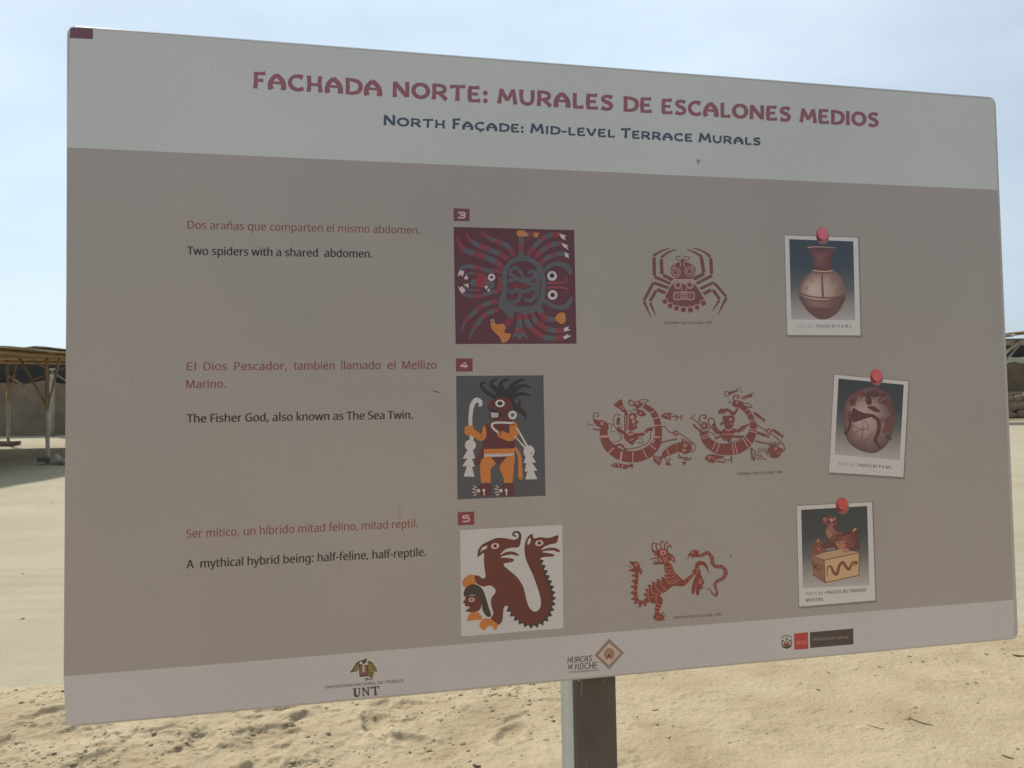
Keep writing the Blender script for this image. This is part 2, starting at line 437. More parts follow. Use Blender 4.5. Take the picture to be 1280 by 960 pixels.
# ------------------------------------------------------------------ far walls
def wall(name, x0, x1, y, h, th, label, mat, top=.12):
    m = MB(); n = int((x1 - x0) / .8) + 1; vs = []; fs = []
    for i in range(n + 1):
        x = x0 + (x1 - x0) * i / n; hh = h + top * (random.random() - .5) * 2
        yy = y + random.uniform(-.04, .04)
        vs += [(x, yy, -.3), (x, yy + .05, hh * .5), (x, yy + .1, hh), (x, yy + th, hh), (x, yy + th + .1, -.3)]
    for i in range(n):
        a = i * 5
        for k in range(4): fs.append((a + k, a + 5 + k, a + 6 + k, a + 1 + k))
    fs.append((0, 1, 2, 3, 4)); e = n * 5; fs.append((e + 4, e + 3, e + 2, e + 1, e))
    m.add(vs, fs); o = m.build(name, mat); tag(o, label, 'wall'); return o
wall('adobe_wall', -46, 2, 36, 2.35, .8, 'long brown adobe wall behind the left shelter', M_adobe)
wall('adobe_wall', 4.5, 60, 41.5, 3.2, .8, 'grey brown adobe wall behind the stones right of the sign', M_adobe)
m = MB(); vs = []; fs = []
for i in range(81):
    x = -46 + i * .6
    for k, (dy, z) in enumerate(((.35, 2.2), (.30, 2.9), (.35, 3.55), (.42, 3.55), (.40, 2.2))):
        vs.append((x, 36 + dy + .08 * math.sin(i * 1.1 + k), z + (.05 * math.sin(i * .7) if z > 3 else 0)))
for i in range(80):
    for k in range(4): a = i * 5 + k; fs.append((a, a + 5, a + 6, a + 1))
m.add(vs, fs); o = m.build('shade_cloth', M_cloth); tag(o, 'dark shade cloth hung along the top of the far left wall', 'cloth')

# ------------------------------------------------------------------ right shelter
RS = empty('pole_shelter', (30, 38, 0), 'high sloping roof shelter on pale diagonal poles, right of the sign', 'shelter')
def roof_z(x): return 3.66 + .12 * (x - 22) if x < 30 else 3.66 + .12 * 8 - .10 * (x - 30)
for y0 in (36.2, 38.0):
    for x in (19.5, 24.6, 30, 36, 42):
        if x == 24.6: x = 27.4
        m = MB(); m.tube(wob((x, y0, -.1), (x, y0, roof_z(x) - .1), 6, .015), [.1] * 7, 9); sh(m, 'post', M_pale, RS, smooth=True)
    m = MB(); m.tube(wob((18.5, y0, 3.62), (43, y0, 3.66), 20, .02), [.11] * 21, 8); sh(m, 'beam', M_pale, RS, smooth=True)
for (p, q_, r, mt) in (((23.35, 36.0, 3.6), (21.6, 36.0, 2.25), .085, M_pale), ((23.65, 36.3, 3.6), (22.0, 36.3, 1.7), .05, M_pale), ((27.6, 36.0, 3.6), (25.7, 36.0, 1.9), .08, M_pale), ((23.8, 36.1, 3.6), (25.5, 36.1, 1.9), .08, M_pale)):
    m = MB(); m.tube(wob(p, q_, 5, .01), [r] * 6, 8); sh(m, 'brace', mt, RS, smooth=True)
m = MB()
X0, X1 = 18.3, 43.5
vs = []; fs = []; A = 42
for dz in (0, .06):
    for i in range(A + 1):
        x = X0 + (X1 - X0) * i / A
        for j, y in enumerate((35.4, 36.7, 38.0)): vs.append((x, y + random.uniform(-.05, .05), roof_z(x) + .16 + dz + random.uniform(-.02, .02)))
q = (A + 1) * 3
for i in range(A):
    for j in range(2):
        a = i * 3 + j; fs.append((a, a + 1, a + 4, a + 3)); fs.append((q + a, q + a + 3, q + a + 4, q + a + 1))
    for j0 in (0, 2):
        a = i * 3 + j0; fs.append((a, a + 3, a + 3 + q, a + q))
for i0 in (0, A):
    for j in range(2): a = i0 * 3 + j; fs.append((a, a + q, a + 1 + q, a + 1))
m.add(vs, fs); sh(m, 'roof', M_reed, RS)
for i in range(14):
    x = 19 + i * 1.8
    m = MB(); m.tube(wob((x, 35.3, roof_z(x) + .08), (x, 38.1, roof_z(x) + .08), 5, .02), .05, 7); sh(m, 'rafter', M_pale, RS, smooth=True)
# dark cloth screen under the roof with a pale scalloped hem
m = MB(); vs = []; fs = []
for i in range(91):
    x = 18.6 + i * .27
    for z, dy in ((3.9, 0), (2.92 + .07 * abs(math.sin(i * .8)), .05), (2.92 + .07 * abs(math.sin(i * .8)), .09), (3.9, .05)): vs.append((x, 40.4 + dy, z))
for i in range(90):
    for k in range(4): a = i * 4 + k; b = i * 4 + (k + 1) % 4; fs.append((a, a + 4, b + 4, b))
m.add(vs, fs); sh(m, 'screen', M_cloth, RS)
m = MB(); vs = []; fs = []
for i in range(91):
    x = 18.6 + i * .27; zt = 2.98 + .07 * abs(math.sin(i * .8)); zb = 2.74 + .06 * math.sin(i * 1.7)
    for z, dy in ((zt, -.04), (zb, -.06), (zb, .0), (zt, -.005)): vs.append((x, 40.4 + dy, z))
for i in range(90):
    for k in range(4): a = i * 4 + k; b = i * 4 + (k + 1) % 4; fs.append((a, a + 4, b + 4, b))
m.add(vs, fs); sh(m, 'hem', M_tarp, RS, 'pale ragged hem of the dark screen')

# rubble terrace at the foot of the right wall
RB = empty('rubble_wall', (30, 40, 0), 'low rubble wall of brown boulders at the foot of the right wall', 'wall')
m = MB(); vs = []; fs = []
for i in range(61):
    x = 14 + i * .6
    for y, z in ((39.9, -.2), (40.1, .55), (40.35, 1.15 + .08 * math.sin(i * 1.9)), (41.4, 1.2 + .08 * math.sin(i * 1.3)), (41.45, -.2)): vs.append((x, y + .1 * math.sin(i * 2.3), z))
for i in range(60):
    for k in range(4): a = i * 5 + k; fs.append((a, a + 5, a + 6, a + 1))
m.add(vs, fs); sh(m, 'core', M_stone, RB)
for i in range(95):
    x = 19.5 + (i % 32) * .42 + random.uniform(-.1, .1); lay = i // 32
    stone_at('stone', x, 39.72 + .12 * lay + random.uniform(-.05, .05), random.uniform(.24, .42), M_stone, '', 100 + i, root=RB, z0=.12 + .40 * lay + random.uniform(-.08, .08), sq=.8)

# ------------------------------------------------------------------ twigs on the near sand
def ground_px(x, y):
    d = RW @ Vector(((x - CX) / F, (y - CY) / F, 1))
    s = -CAM_Z / d.z
    for _ in range(4):
        z = float(ground_h(np.array([d.x * s]), np.array([d.y * s]))[0]); s = (z - CAM_Z) / d.z
    return Vector((d.x * s, d.y * s, z))
def twig(p0, p1, r, label, fork=False):
    a = ground_px(*p0); b = ground_px(*p1); mb = MB(); n = 8; pts = []
    for i in range(n + 1):
        p = a.lerp(b, i / n); z = float(ground_h(np.array([p.x]), np.array([p.y]))[0])
        pts.append((p.x, p.y + random.uniform(-.003, .003) - .012 * math.sin(math.pi * i / n), z + r * .5 + .001 * math.sin(math.pi * i / n)))
    mb.tube(pts, [r * (1.1 - .7 * i / n) for i in range(n + 1)], 7)
    if fork:
        p = Vector(pts[4]); mb.tube([p, p + Vector((.03, .02, .012)), p + Vector((.055, .05, .006))], [r * .6, r * .45, r * .2], 6)
    tag(mb.build('twig', M_dry, None, True), label, 'twig')
twig((1139, 899), (1166, 907), .003, 'dark curved dry stem on the sand below the ministry logo')
twig((1252, 944), (1267, 948), .003, 'short dark dry stem at the lower right corner of the view')
twig((1083, 906), (1106, 912), .002, 'faint short dry stem on the sand left of the longer curved one')
twig((1266, 819), (1280, 820), .005, 'dark dry stem on the sand beyond the lower right corner of the sign')
twig((592, 957), (601, 958), .006, 'stubby dark twig at the bottom edge left of the post')

exec_sign = True
# ================================================================== THE SIGN
W = 1.5
C4 = [(83, 30.5), (1245.5, 121), (1271.5, 799), (76.5, 910.5)]
rows = []
for (x, y), (u, v) in zip([(0, 0), (1, 0), (1, 1), (0, 1)], C4):
    rows.append([x, y, 1, 0, 0, 0, -u * x, -u * y, -u]); rows.append([0, 0, 0, x, y, 1, -v * x, -v * y, -v])
H = np.linalg.svd(np.array(rows, float))[2][-1].reshape(3, 3); H /= H[2, 2]
Kinv = np.array([[1 / F, 0, -CX / F], [0, 1 / F, -CY / F], [0, 0, 1]])
G = Kinv @ H; sc_ = np.linalg.norm(G[:, 0]); a_, b_, t_ = (G / sc_).T
PH = float(np.linalg.norm(b_)) * W                       # panel height, metres
a_ = a_ / np.linalg.norm(a_); b_ = b_ - a_ * a_.dot(b_); b_ /= np.linalg.norm(b_)
n_ = np.cross(a_, b_)
PA, PB, PN, PT = (RW @ Vector(v) for v in (a_, b_, n_, t_ * W))
TL = PT + Vector((0, 0, CAM_Z))
# root at the foot of the post: local x along the panel, y away from the viewer, z up
XO = 0.8
zt = (TL.z + .08) / -PB.z                                # distance down the lean to reach the ground
base = TL + PA * XO + PB * (TL.z / -PB.z)
SR = Matrix.Translation(base) @ Matrix((PA, PN, -PB)).transposed().to_4x4()
ZT = TL.z / -PB.z
SIGN = empty('information_sign', label='large grey and white bilingual information sign about murals, on one steel post', cat='sign', mat=SR)

def pl(x, y):
    "photo pixel -> local x, z on the panel face"
    d = np.array([(x - CX) / F, (y - CY) / F, 1.0]); s = n_.dot(t_) / n_.dot(d); p = d * s - t_
    return (p.dot(a_) * W - XO, ZT - p.dot(b_) * W)

# panel body with rounded corners and a slightly softened edge
def rrect(x0, z0, x1, z1, r, n=6):
    pts = []
    for cx, cz, a0 in ((x1 - r, z1 - r, 0), (x0 + r, z1 - r, 90), (x0 + r, z0 + r, 180), (x1 - r, z0 + r, 270)):
        for i in range(n + 1):
            a = math.radians(a0 + 90 * i / n); pts.append((cx + r * math.cos(a), cz + r * math.sin(a)))
    return pts
X0p, X1p, Z1p, Z0p = -XO, W - XO, ZT, ZT - PH
mb = MB(); rings = []
for yy, ins in ((.005, 0), (.0022, 0), (0.0, .0022)):
    rings.append([(x, yy, z) for x, z in rrect(X0p + ins, Z0p + ins, X1p - ins, Z1p - ins, .013)])
n = len(rings[0]); vs = sum(rings, []); fs = [tuple(range(n - 1, -1, -1))[::-1]]
for k in range(2):
    for i in range(n): j = (i + 1) % n; fs.append((k * n + i, k * n + j, (k + 1) * n + j, (k + 1) * n + i))
fs.append(tuple(2 * n + i for i in range(n)))
mb.add(vs, fs)
WHITE = .50                  # sun-faded, dusty white vinyl
def print_material(name, use_attr, col=(.50, .50, .50), rough=.30):
    m = bpy.data.materials.new(name); m.use_nodes = True
    t = m.node_tree; nn = t.nodes; l = t.links; b = nn['Principled BSDF']
    b.inputs['Roughness'].default_value = rough; b.inputs['Specular IOR Level'].default_value = .85     # laminated print: mirrors a blur of the sand below and sky above
    tc = nn.new('ShaderNodeTexCoord')
    def noise(s, d, r=.5):
        k = nn.new('ShaderNodeTexNoise'); k.inputs['Scale'].default_value = s; k.inputs['Detail'].default_value = d; k.inputs['Roughness'].default_value = r
        l.new(tc.outputs['Object'], k.inputs['Vector']); return k
    def rng_(src, lo, hi, a=.3, c=.7):
        k = nn.new('ShaderNodeMapRange'); k.inputs['From Min'].default_value = a; k.inputs['From Max'].default_value = c
        k.inputs['To Min'].default_value = lo; k.inputs['To Max'].default_value = hi; l.new(src, k.inputs['Value']); return k.outputs[0]
    f1 = rng_(noise(330, 2, .8).outputs[0], .90, 1.09)          # print screen grain
    f2 = rng_(noise(2.2, 6, .6).outputs[0], .93, 1.05)             # sun fading and film of dust
    f3 = rng_(noise(34, 3).outputs[0], .7, 1.0, .20, .235)     # rare specks
    mu = nn.new('ShaderNodeMath'); mu.operation = 'MULTIPLY'; l.new(f1, mu.inputs[0]); l.new(f2, mu.inputs[1])
    mu2 = nn.new('ShaderNodeMath'); mu2.operation = 'MULTIPLY'; l.new(mu.outputs[0], mu2.inputs[0]); l.new(f3, mu2.inputs[1])
    k = nn.new('ShaderNodeMix'); k.data_type = 'RGBA'; k.blend_type = 'MULTIPLY'; k.inputs['Factor'].default_value = 1
    if use_attr:
        at = nn.new('ShaderNodeAttribute'); at.attribute_name = 'ink'; l.new(at.outputs['Color'], k.inputs['A'])
    else: k.inputs['A'].default_value = (*col, 1)
    l.new(mu2.outputs[0], k.inputs['B'])
    # warm light bounced off the sand, painted in as an uneven tint growing downward
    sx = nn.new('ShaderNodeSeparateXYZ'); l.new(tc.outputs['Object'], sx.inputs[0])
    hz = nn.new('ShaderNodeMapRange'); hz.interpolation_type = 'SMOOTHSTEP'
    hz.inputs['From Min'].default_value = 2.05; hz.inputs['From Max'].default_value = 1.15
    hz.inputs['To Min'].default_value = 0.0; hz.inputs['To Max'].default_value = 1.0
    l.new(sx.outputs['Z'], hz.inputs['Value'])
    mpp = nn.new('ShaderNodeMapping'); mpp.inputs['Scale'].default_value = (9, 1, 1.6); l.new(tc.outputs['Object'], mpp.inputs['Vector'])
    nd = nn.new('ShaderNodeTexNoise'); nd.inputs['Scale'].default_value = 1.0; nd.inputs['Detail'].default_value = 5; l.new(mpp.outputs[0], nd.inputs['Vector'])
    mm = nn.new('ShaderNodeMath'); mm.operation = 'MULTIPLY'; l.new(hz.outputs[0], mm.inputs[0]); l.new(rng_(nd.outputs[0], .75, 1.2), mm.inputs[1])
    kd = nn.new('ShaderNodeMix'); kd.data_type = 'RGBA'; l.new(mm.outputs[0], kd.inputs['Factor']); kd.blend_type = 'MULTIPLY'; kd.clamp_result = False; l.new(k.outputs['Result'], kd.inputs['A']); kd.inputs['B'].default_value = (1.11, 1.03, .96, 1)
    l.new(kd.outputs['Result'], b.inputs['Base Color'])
    l.new(rng_(noise(6, 4).outputs[0], rough - .05, rough + .12), b.inputs['Roughness'])
    return m
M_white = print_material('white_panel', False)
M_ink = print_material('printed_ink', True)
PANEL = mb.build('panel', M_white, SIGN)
PANEL.data.shade_flat() if hasattr(PANEL.data, 'shade_flat') else None

# post behind: square steel tube, brown, left flank greyer, its sunlit brightness painted into the colour
M_post = mat_basic('brown_post_paint', (.135, .112, .096), (.098, .079, .066), 14, .42, .0008, 60, spec=.45)
M_flank = mat_basic('sunlit_flank', (.30, .31, .29), (.22, .23, .215), 12, .5, .0006, 60, spec=.4, stretch=(1, 1, .2))
def pl_at(x, y, depth):
    d = np.array([(x - CX) / F, (y - CY) / F, 1.0]); s = (n_.dot(t_) + depth / W) / n_.dot(d); p = d * s - t_
    return (p.dot(a_) * W - XO, ZT - p.dot(b_) * W)
PD = .012
px0 = pl_at(719, 905, PD)[0]; px1 = pl_at(771.5, 905, PD)[0]
dep = .06
for _ in range(40):
    e = pl_at(707.2, 905, PD + dep)[0]
    dep += (px0 - e) * -1.2 if False else (.001 if e < px0 else -.001) * -1
mb = MB()
def rpost(x0, x1, y0, y1, zb, zt_, r=.004):
    pr = rrect(x0, y0, x1, y1, r, 3); n = len(pr); v = [(x, y, zb) for x, y in pr] + [(x, y, zt_) for x, y in pr]
    f = [(i, (i + 1) % n, n + (i + 1) % n, n + i) for i in range(n)] + [tuple(range(n - 1, -1, -1)), tuple(range(n, 2 * n))]
    return v, f
print('post', px0, px1, 'depth', dep, 'panel', PH, 'base', base)
POST_DEPTH = .075
v, f = rpost(px0, px1, PD, PD + POST_DEPTH, -.3, Z1p - .06)
mb.add(v, f); POST = mb.build('post', M_post, SIGN)
mb = MB(); mb.box((px0 - .0011, PD + POST_DEPTH / 2 + .001, (Z1p - .06 - .3) / 2), (.002, POST_DEPTH - .006, Z1p - .06 + .3)); mb.build('flank', M_flank, SIGN, False)['label'] = 'side face of the post, sunlit brightness painted into its pale grey'
# small weld plates and scratches where post meets panel
for zc in (Z0p + .10, Z1p - .16):
    mb = MB(); mb.box(((px0 + px1) / 2, .008, zc), (.5, .0075, .05)); mb.build('bracket', M_post, SIGN)
M_scr = mat_basic('bare_scratch', (.42, .38, .33), (.3, .27, .23), 40, .6)
def pp(x, y):
    x_, z_ = pl_at(x, y, PD - .0004); return (x_, PD - .0004, z_)
for pts, r in ((((721.5, 851), (724, 850.5), (727, 852)), .0014), (((727, 850), (727.5, 861), (726, 868), (724.5, 874)), .0006), (((759, 846), (755, 851), (751, 855)), .0008), (((733.5, 953), (733, 959)), .0008)):
    mb = MB(); mb.tube([pp(*p) for p in pts], [r] + [r * .8] * (len(pts) - 2) + [r * .3], 5); mb.build('scratch', M_scr, SIGN)

# ---------------------------------------------------------------- print layer machinery
REF = [lin(v) for v in (129, 131, 127)]     # what a neutral patch of albedo WHITE measures in the sign's open shade
def ref_at(y):
    return REF
def ink(rgb, y):
    r = ref_at(y); v = [lin(c) / q * WHITE for c, q in zip(rgb, r)]; v = [a * (.84 if sum(rgb) < 315 else 1) for a in v]; k = max(1.0, max(v) / .82); return tuple(a / k for a in v)
def catmull(pts, closed, n=6):
    P = [np.array(p, float) for p in pts]; m = len(P); o = []
    rngi = range(m) if closed else range(m - 1)
    for i in rngi:
        if closed: p0, p1, p2, p3 = P[(i - 1) % m], P[i], P[(i + 1) % m], P[(i + 2) % m]
        else: p0, p1, p2, p3 = P[max(i - 1, 0)], P[i], P[i + 1], P[min(i + 2, m - 1)]
        for k in range(n):
            t = k / n
            o.append(.5 * ((2 * p1) + (-p0 + p2) * t + (2 * p0 - 5 * p1 + 4 * p2 - p3) * t * t + (-p0 + 3 * p1 - 3 * p2 + p3) * t ** 3))
    if not closed: o.append(P[-1])
    return o
def chaikin(pts, n=2, f=.23):
    P = [np.array(p, float) for p in pts]
    for _ in range(n):
        Q = []
        for i in range(len(P)):
            a, b = P[i], P[(i + 1) % len(P)]; Q += [a + (b - a) * f, b - (b - a) * f]
        P = Q
    return P
class Print:
    """flat print collected in painter's order; each colour patch a hair above the one it overprints"""
    STEP = 4e-6
    def __init__(self, ox=0, oy=0, s=1, base=6e-5):
        self.o = (ox, oy, s); self.y = base; self.v = []; self.f = []; self.c = []
    def at(self, ox, oy, s): self.o = (ox, oy, s); return self
    def px(self, p): ox, oy, s = self.o; return (ox + p[0] / s, oy + p[1] / s)
    def raw(self, pix, tris, cols):
        b = len(self.v)
        for (x, y), c in zip(pix, cols):
            u, z = pl(x, y); self.v.append((u, -self.y, z)); self.c.append((*c, 1))
        self.f += [tuple(b + i for i in t) for t in tris]; self.y += self.STEP
    def poly(self, rgb, pts, smooth=False, n=5, round_=True):
        pts = catmull(pts, True, n) if smooth else chaikin(pts) if len(pts) > 8 and round_ else [np.array(p, float) for p in pts]
        pix = [self.px(p) for p in pts]
        tris = tessellate_polygon([[Vector((x, y, 0)) for x, y in pix]])
        self.raw(pix, tris, [ink(rgb, p[1]) for p in pix])
    def quadgrad(self, q, stops, fade=None):
        "quad TL TR BR BL with a vertical ramp: stops [(t, rgb)]"
        q = [np.array(self.px(p)) for p in q]; pix = []; cols = []; tris = []
        for t, c in stops:
            l = q[0] + (q[3] - q[0]) * t; r = q[1] + (q[2] - q[1]) * t; pix += [tuple(l), tuple(r)]; cols += [ink(c, l[1])] * 2
        for i in range(len(stops) - 1): a = 2 * i; tris += [(a, a + 1, a + 3), (a, a + 3, a + 2)]
        self.raw(pix, tris, cols)
    def glow(self, outline, centre, cin, cout, n=6, smooth=True, pw=1.6):
        o = catmull(outline, True, 5) if smooth else [np.array(p, float) for p in outline]; m = len(o); ce = np.array(centre, float)
        pix = [self.px(ce)]; cols = [ink(cin, pix[0][1])]; tris = []
        for k in range(1, n + 1):
            t = k / n
            for p in o:
                w_ = self.px(ce + (p - ce) * t); pix.append(w_); c = [a + (b - a) * t ** pw for a, b in zip(cin, cout)]; cols.append(ink(c, w_[1]))
        for i in range(m): tris.append((0, 1 + i, 1 + (i + 1) % m))
        for k in range(n - 1):
            for i in range(m):
                a = 1 + k * m + i; b = 1 + k * m + (i + 1) % m; tris += [(a, b, b + m), (a, b + m, a + m)]
        self.raw(pix, tris, cols)
    def stroke(self, rgb, pts, w, smooth=True, cap=True, t0=None, t1=None, n=6):
        P = catmull(pts, False, n) if smooth and len(pts) > 2 else [np.array(p, float) for p in pts]
        if not hasattr(w, '__len__'): ws = [w] * len(P)
        else: ws = list(np.interp(np.linspace(0, len(w) - 1, len(P)), range(len(w)), w))
        if t0 is not None:
            k = n if smooth and len(pts) > 2 else 1
            tt = np.arange(len(P)) / k; lo, hi = t0, t1
            inner = [i for i in range(len(P)) if lo < tt[i] < hi]
            arr = np.array(P)
            f_ = lambda t: np.array([np.interp(t, tt, arr[:, 0]), np.interp(t, tt, arr[:, 1])])
            hi = min(hi, tt[-1])
            P = [f_(lo)] + [P[i] for i in inner if tt[i] < hi] + [f_(hi)]
            ws = [np.interp(lo, tt, ws)] + [ws[i] for i in inner if tt[i] < hi] + [np.interp(hi, tt, ws)]
            cap = False
        Ls = []; Rs = []
        for i, p in enumerate(P):
            t = P[min(i + 1, len(P) - 1)] - P[max(i - 1, 0)]; t = t / (np.linalg.norm(t) + 1e-9); q = np.array([-t[1], t[0]]) * ws[i] / 2
            Ls.append(p + q); Rs.append(p - q)
        pix = [self.px(p) for p in Ls + Rs]; m = len(P); tris = []
        for i in range(m - 1): tris += [(i, i + 1, m + i + 1), (i, m + i + 1, m + i)]
        cols = [ink(rgb, p[1]) for p in pix]
        if cap:
            for i, sg in ((0, -1), (m - 1, 1)):
                t = P[min(i + 1, m - 1)] - P[max(i - 1, 0)]; t = t / (np.linalg.norm(t) + 1e-9)
                if ws[i] * 1.0 / self.o[2] < 1.0: continue
                q = np.array([-t[1], t[0]]); b = len(pix); prev = i
                for k in range(1, 4):
                    a = math.pi * k / 4; pt = P[i] + q * ws[i] / 2 * math.cos(a) + t * sg * ws[i] / 2 * math.sin(a)
                    pix.append(self.px(pt)); cols.append(ink(rgb, pix[-1][1])); tris.append((i, prev, len(pix) - 1) if prev != i else (i, m + i, len(pix) - 1)); prev = len(pix) - 1
                tris.append((m + i, i, prev))
        self.raw(pix, tris, cols)
    def bands(self, pts, w, seq):
        t = 0
        for c, t1 in seq: self.stroke(c, pts, w, t0=t, t1=t1); t = t1
    def disc(self, rgb, c, rx, ry=None, rot=0, n=20):
        ry = ry or rx; cr, sr = math.cos(rot), math.sin(rot)
        pts = [(c[0] + rx * math.cos(a) * cr - ry * math.sin(a) * sr, c[1] + rx * math.cos(a) * sr + ry * math.sin(a) * cr) for a in [2 * math.pi * k / n for k in range(n)]]
        self.poly(rgb, pts, round_=False)
    def ring(self, rgb, c, r, w, n=20):
        pts = [(c[0] + r * math.cos(2 * math.pi * k / n), c[1] + r * math.sin(2 * math.pi * k / n)) for k in range(n + 1)]
        self.stroke(rgb, pts, w, smooth=False, cap=False)
    def build(self, name, label=None):
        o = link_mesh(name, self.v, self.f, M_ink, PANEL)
        a = o.data.attributes.new('ink', 'FLOAT_COLOR', 'POINT')
        if len(o.data.vertices) == len(self.c): a.data.foreach_set('color', np.array(self.c, np.float32).ravel())
        # face the viewer
        if label: o['label'] = label
        return o

# lettering: a plain sans-serif shipped with Blender, its built-in font as fallback
FONT = None
try:
    for base_dir in (bpy.utils.system_resource('DATAFILES'), os.path.join(os.path.dirname(bpy.app.binary_path), '%d.%d' % bpy.app.version[:2], 'datafiles')):
        p = os.path.join(base_dir, 'fonts', 'NotoSansHebrew-Regular.woff2')
        if os.path.exists(p): FONT = bpy.data.fonts.load(p); break
except Exception: FONT = None
CAPH = {}
def islands(n, faces):
    par = list(range(n))
    def find(a):
        while par[a] != a: par[a] = par[par[a]]; a = par[a]
        return a
    for q in faces:
        for k in q[1:]: par[find(k)] = find(q[0])
    ids = {}
    return [ids.setdefault(find(i), len(ids)) % 4 for i in range(n)]
def text_geo(s, bold=0.0, space=1.0):
    cu = bpy.data.curves.new('lettering', 'FONT'); cu.body = s; cu.size = 1; cu.resolution_u = 3
    cu.space_character = space
    if FONT: cu.font = FONT
    o = bpy.data.objects.new('lettering', cu); COL.objects.link(o)
    me = o.to_mesh(); v = [tuple(q.co) for q in me.vertices]; f = [tuple(p.vertices) for p in me.polygons]
    o.to_mesh_clear(); bpy.data.objects.remove(o); bpy.data.curves.remove(cu)
    return v, f
def set_text(pr, s, p0, p1, cap, rgb, bold=0.0, space=1.0, cap1=None, slant=0.0):
    "text whose baseline runs from pixel p0 to p1 with cap height cap (pixels)"
    v, f = text_geo(s, bold, space)
    if not v: return
    ch_ = CAPH.setdefault('h', max(q[1] for q in text_geo('H')[0]))
    x0 = min(q[0] for q in v); x1 = max(q[0] for q in v)
    a = np.array(pl(*p0)); b = np.array(pl(*p1)); ex = (b - a) / (x1 - x0)
    up = np.array(pl(p0[0], p0[1] - cap)) - a; hh = np.linalg.norm(up) / ch_
    d = (b - a) / np.linalg.norm(b - a); ny_ = np.array([-d[1], d[0]]) * hh
    for k_ in ((0, 1) if bold else (0,)):                # a second, slightly shifted pass thickens the stems
        base_i = len(pr.v)
        for x, y, _ in v:
            q = a + ex * (x - x0 + k_ * bold * 1.6) + ny_ * (y + k_ * bold * .6)
            pr.v.append((q[0], -pr.y, q[1])); pr.c.append((*ink(rgb, p0[1]), 1))
        isl = islands(len(v), f)                         # overlapping contours of a glyph must not share a plane
        for q_, i_ in enumerate(isl):
            X_, Y_, Z_ = pr.v[base_i + q_]; pr.v[base_i + q_] = (X_, Y_ - pr.STEP * .5 * i_, Z_)
        pr.f += [tuple(base_i + i for i in g_) for g_ in f]; pr.y += pr.STEP * (1 + .5 * 4)

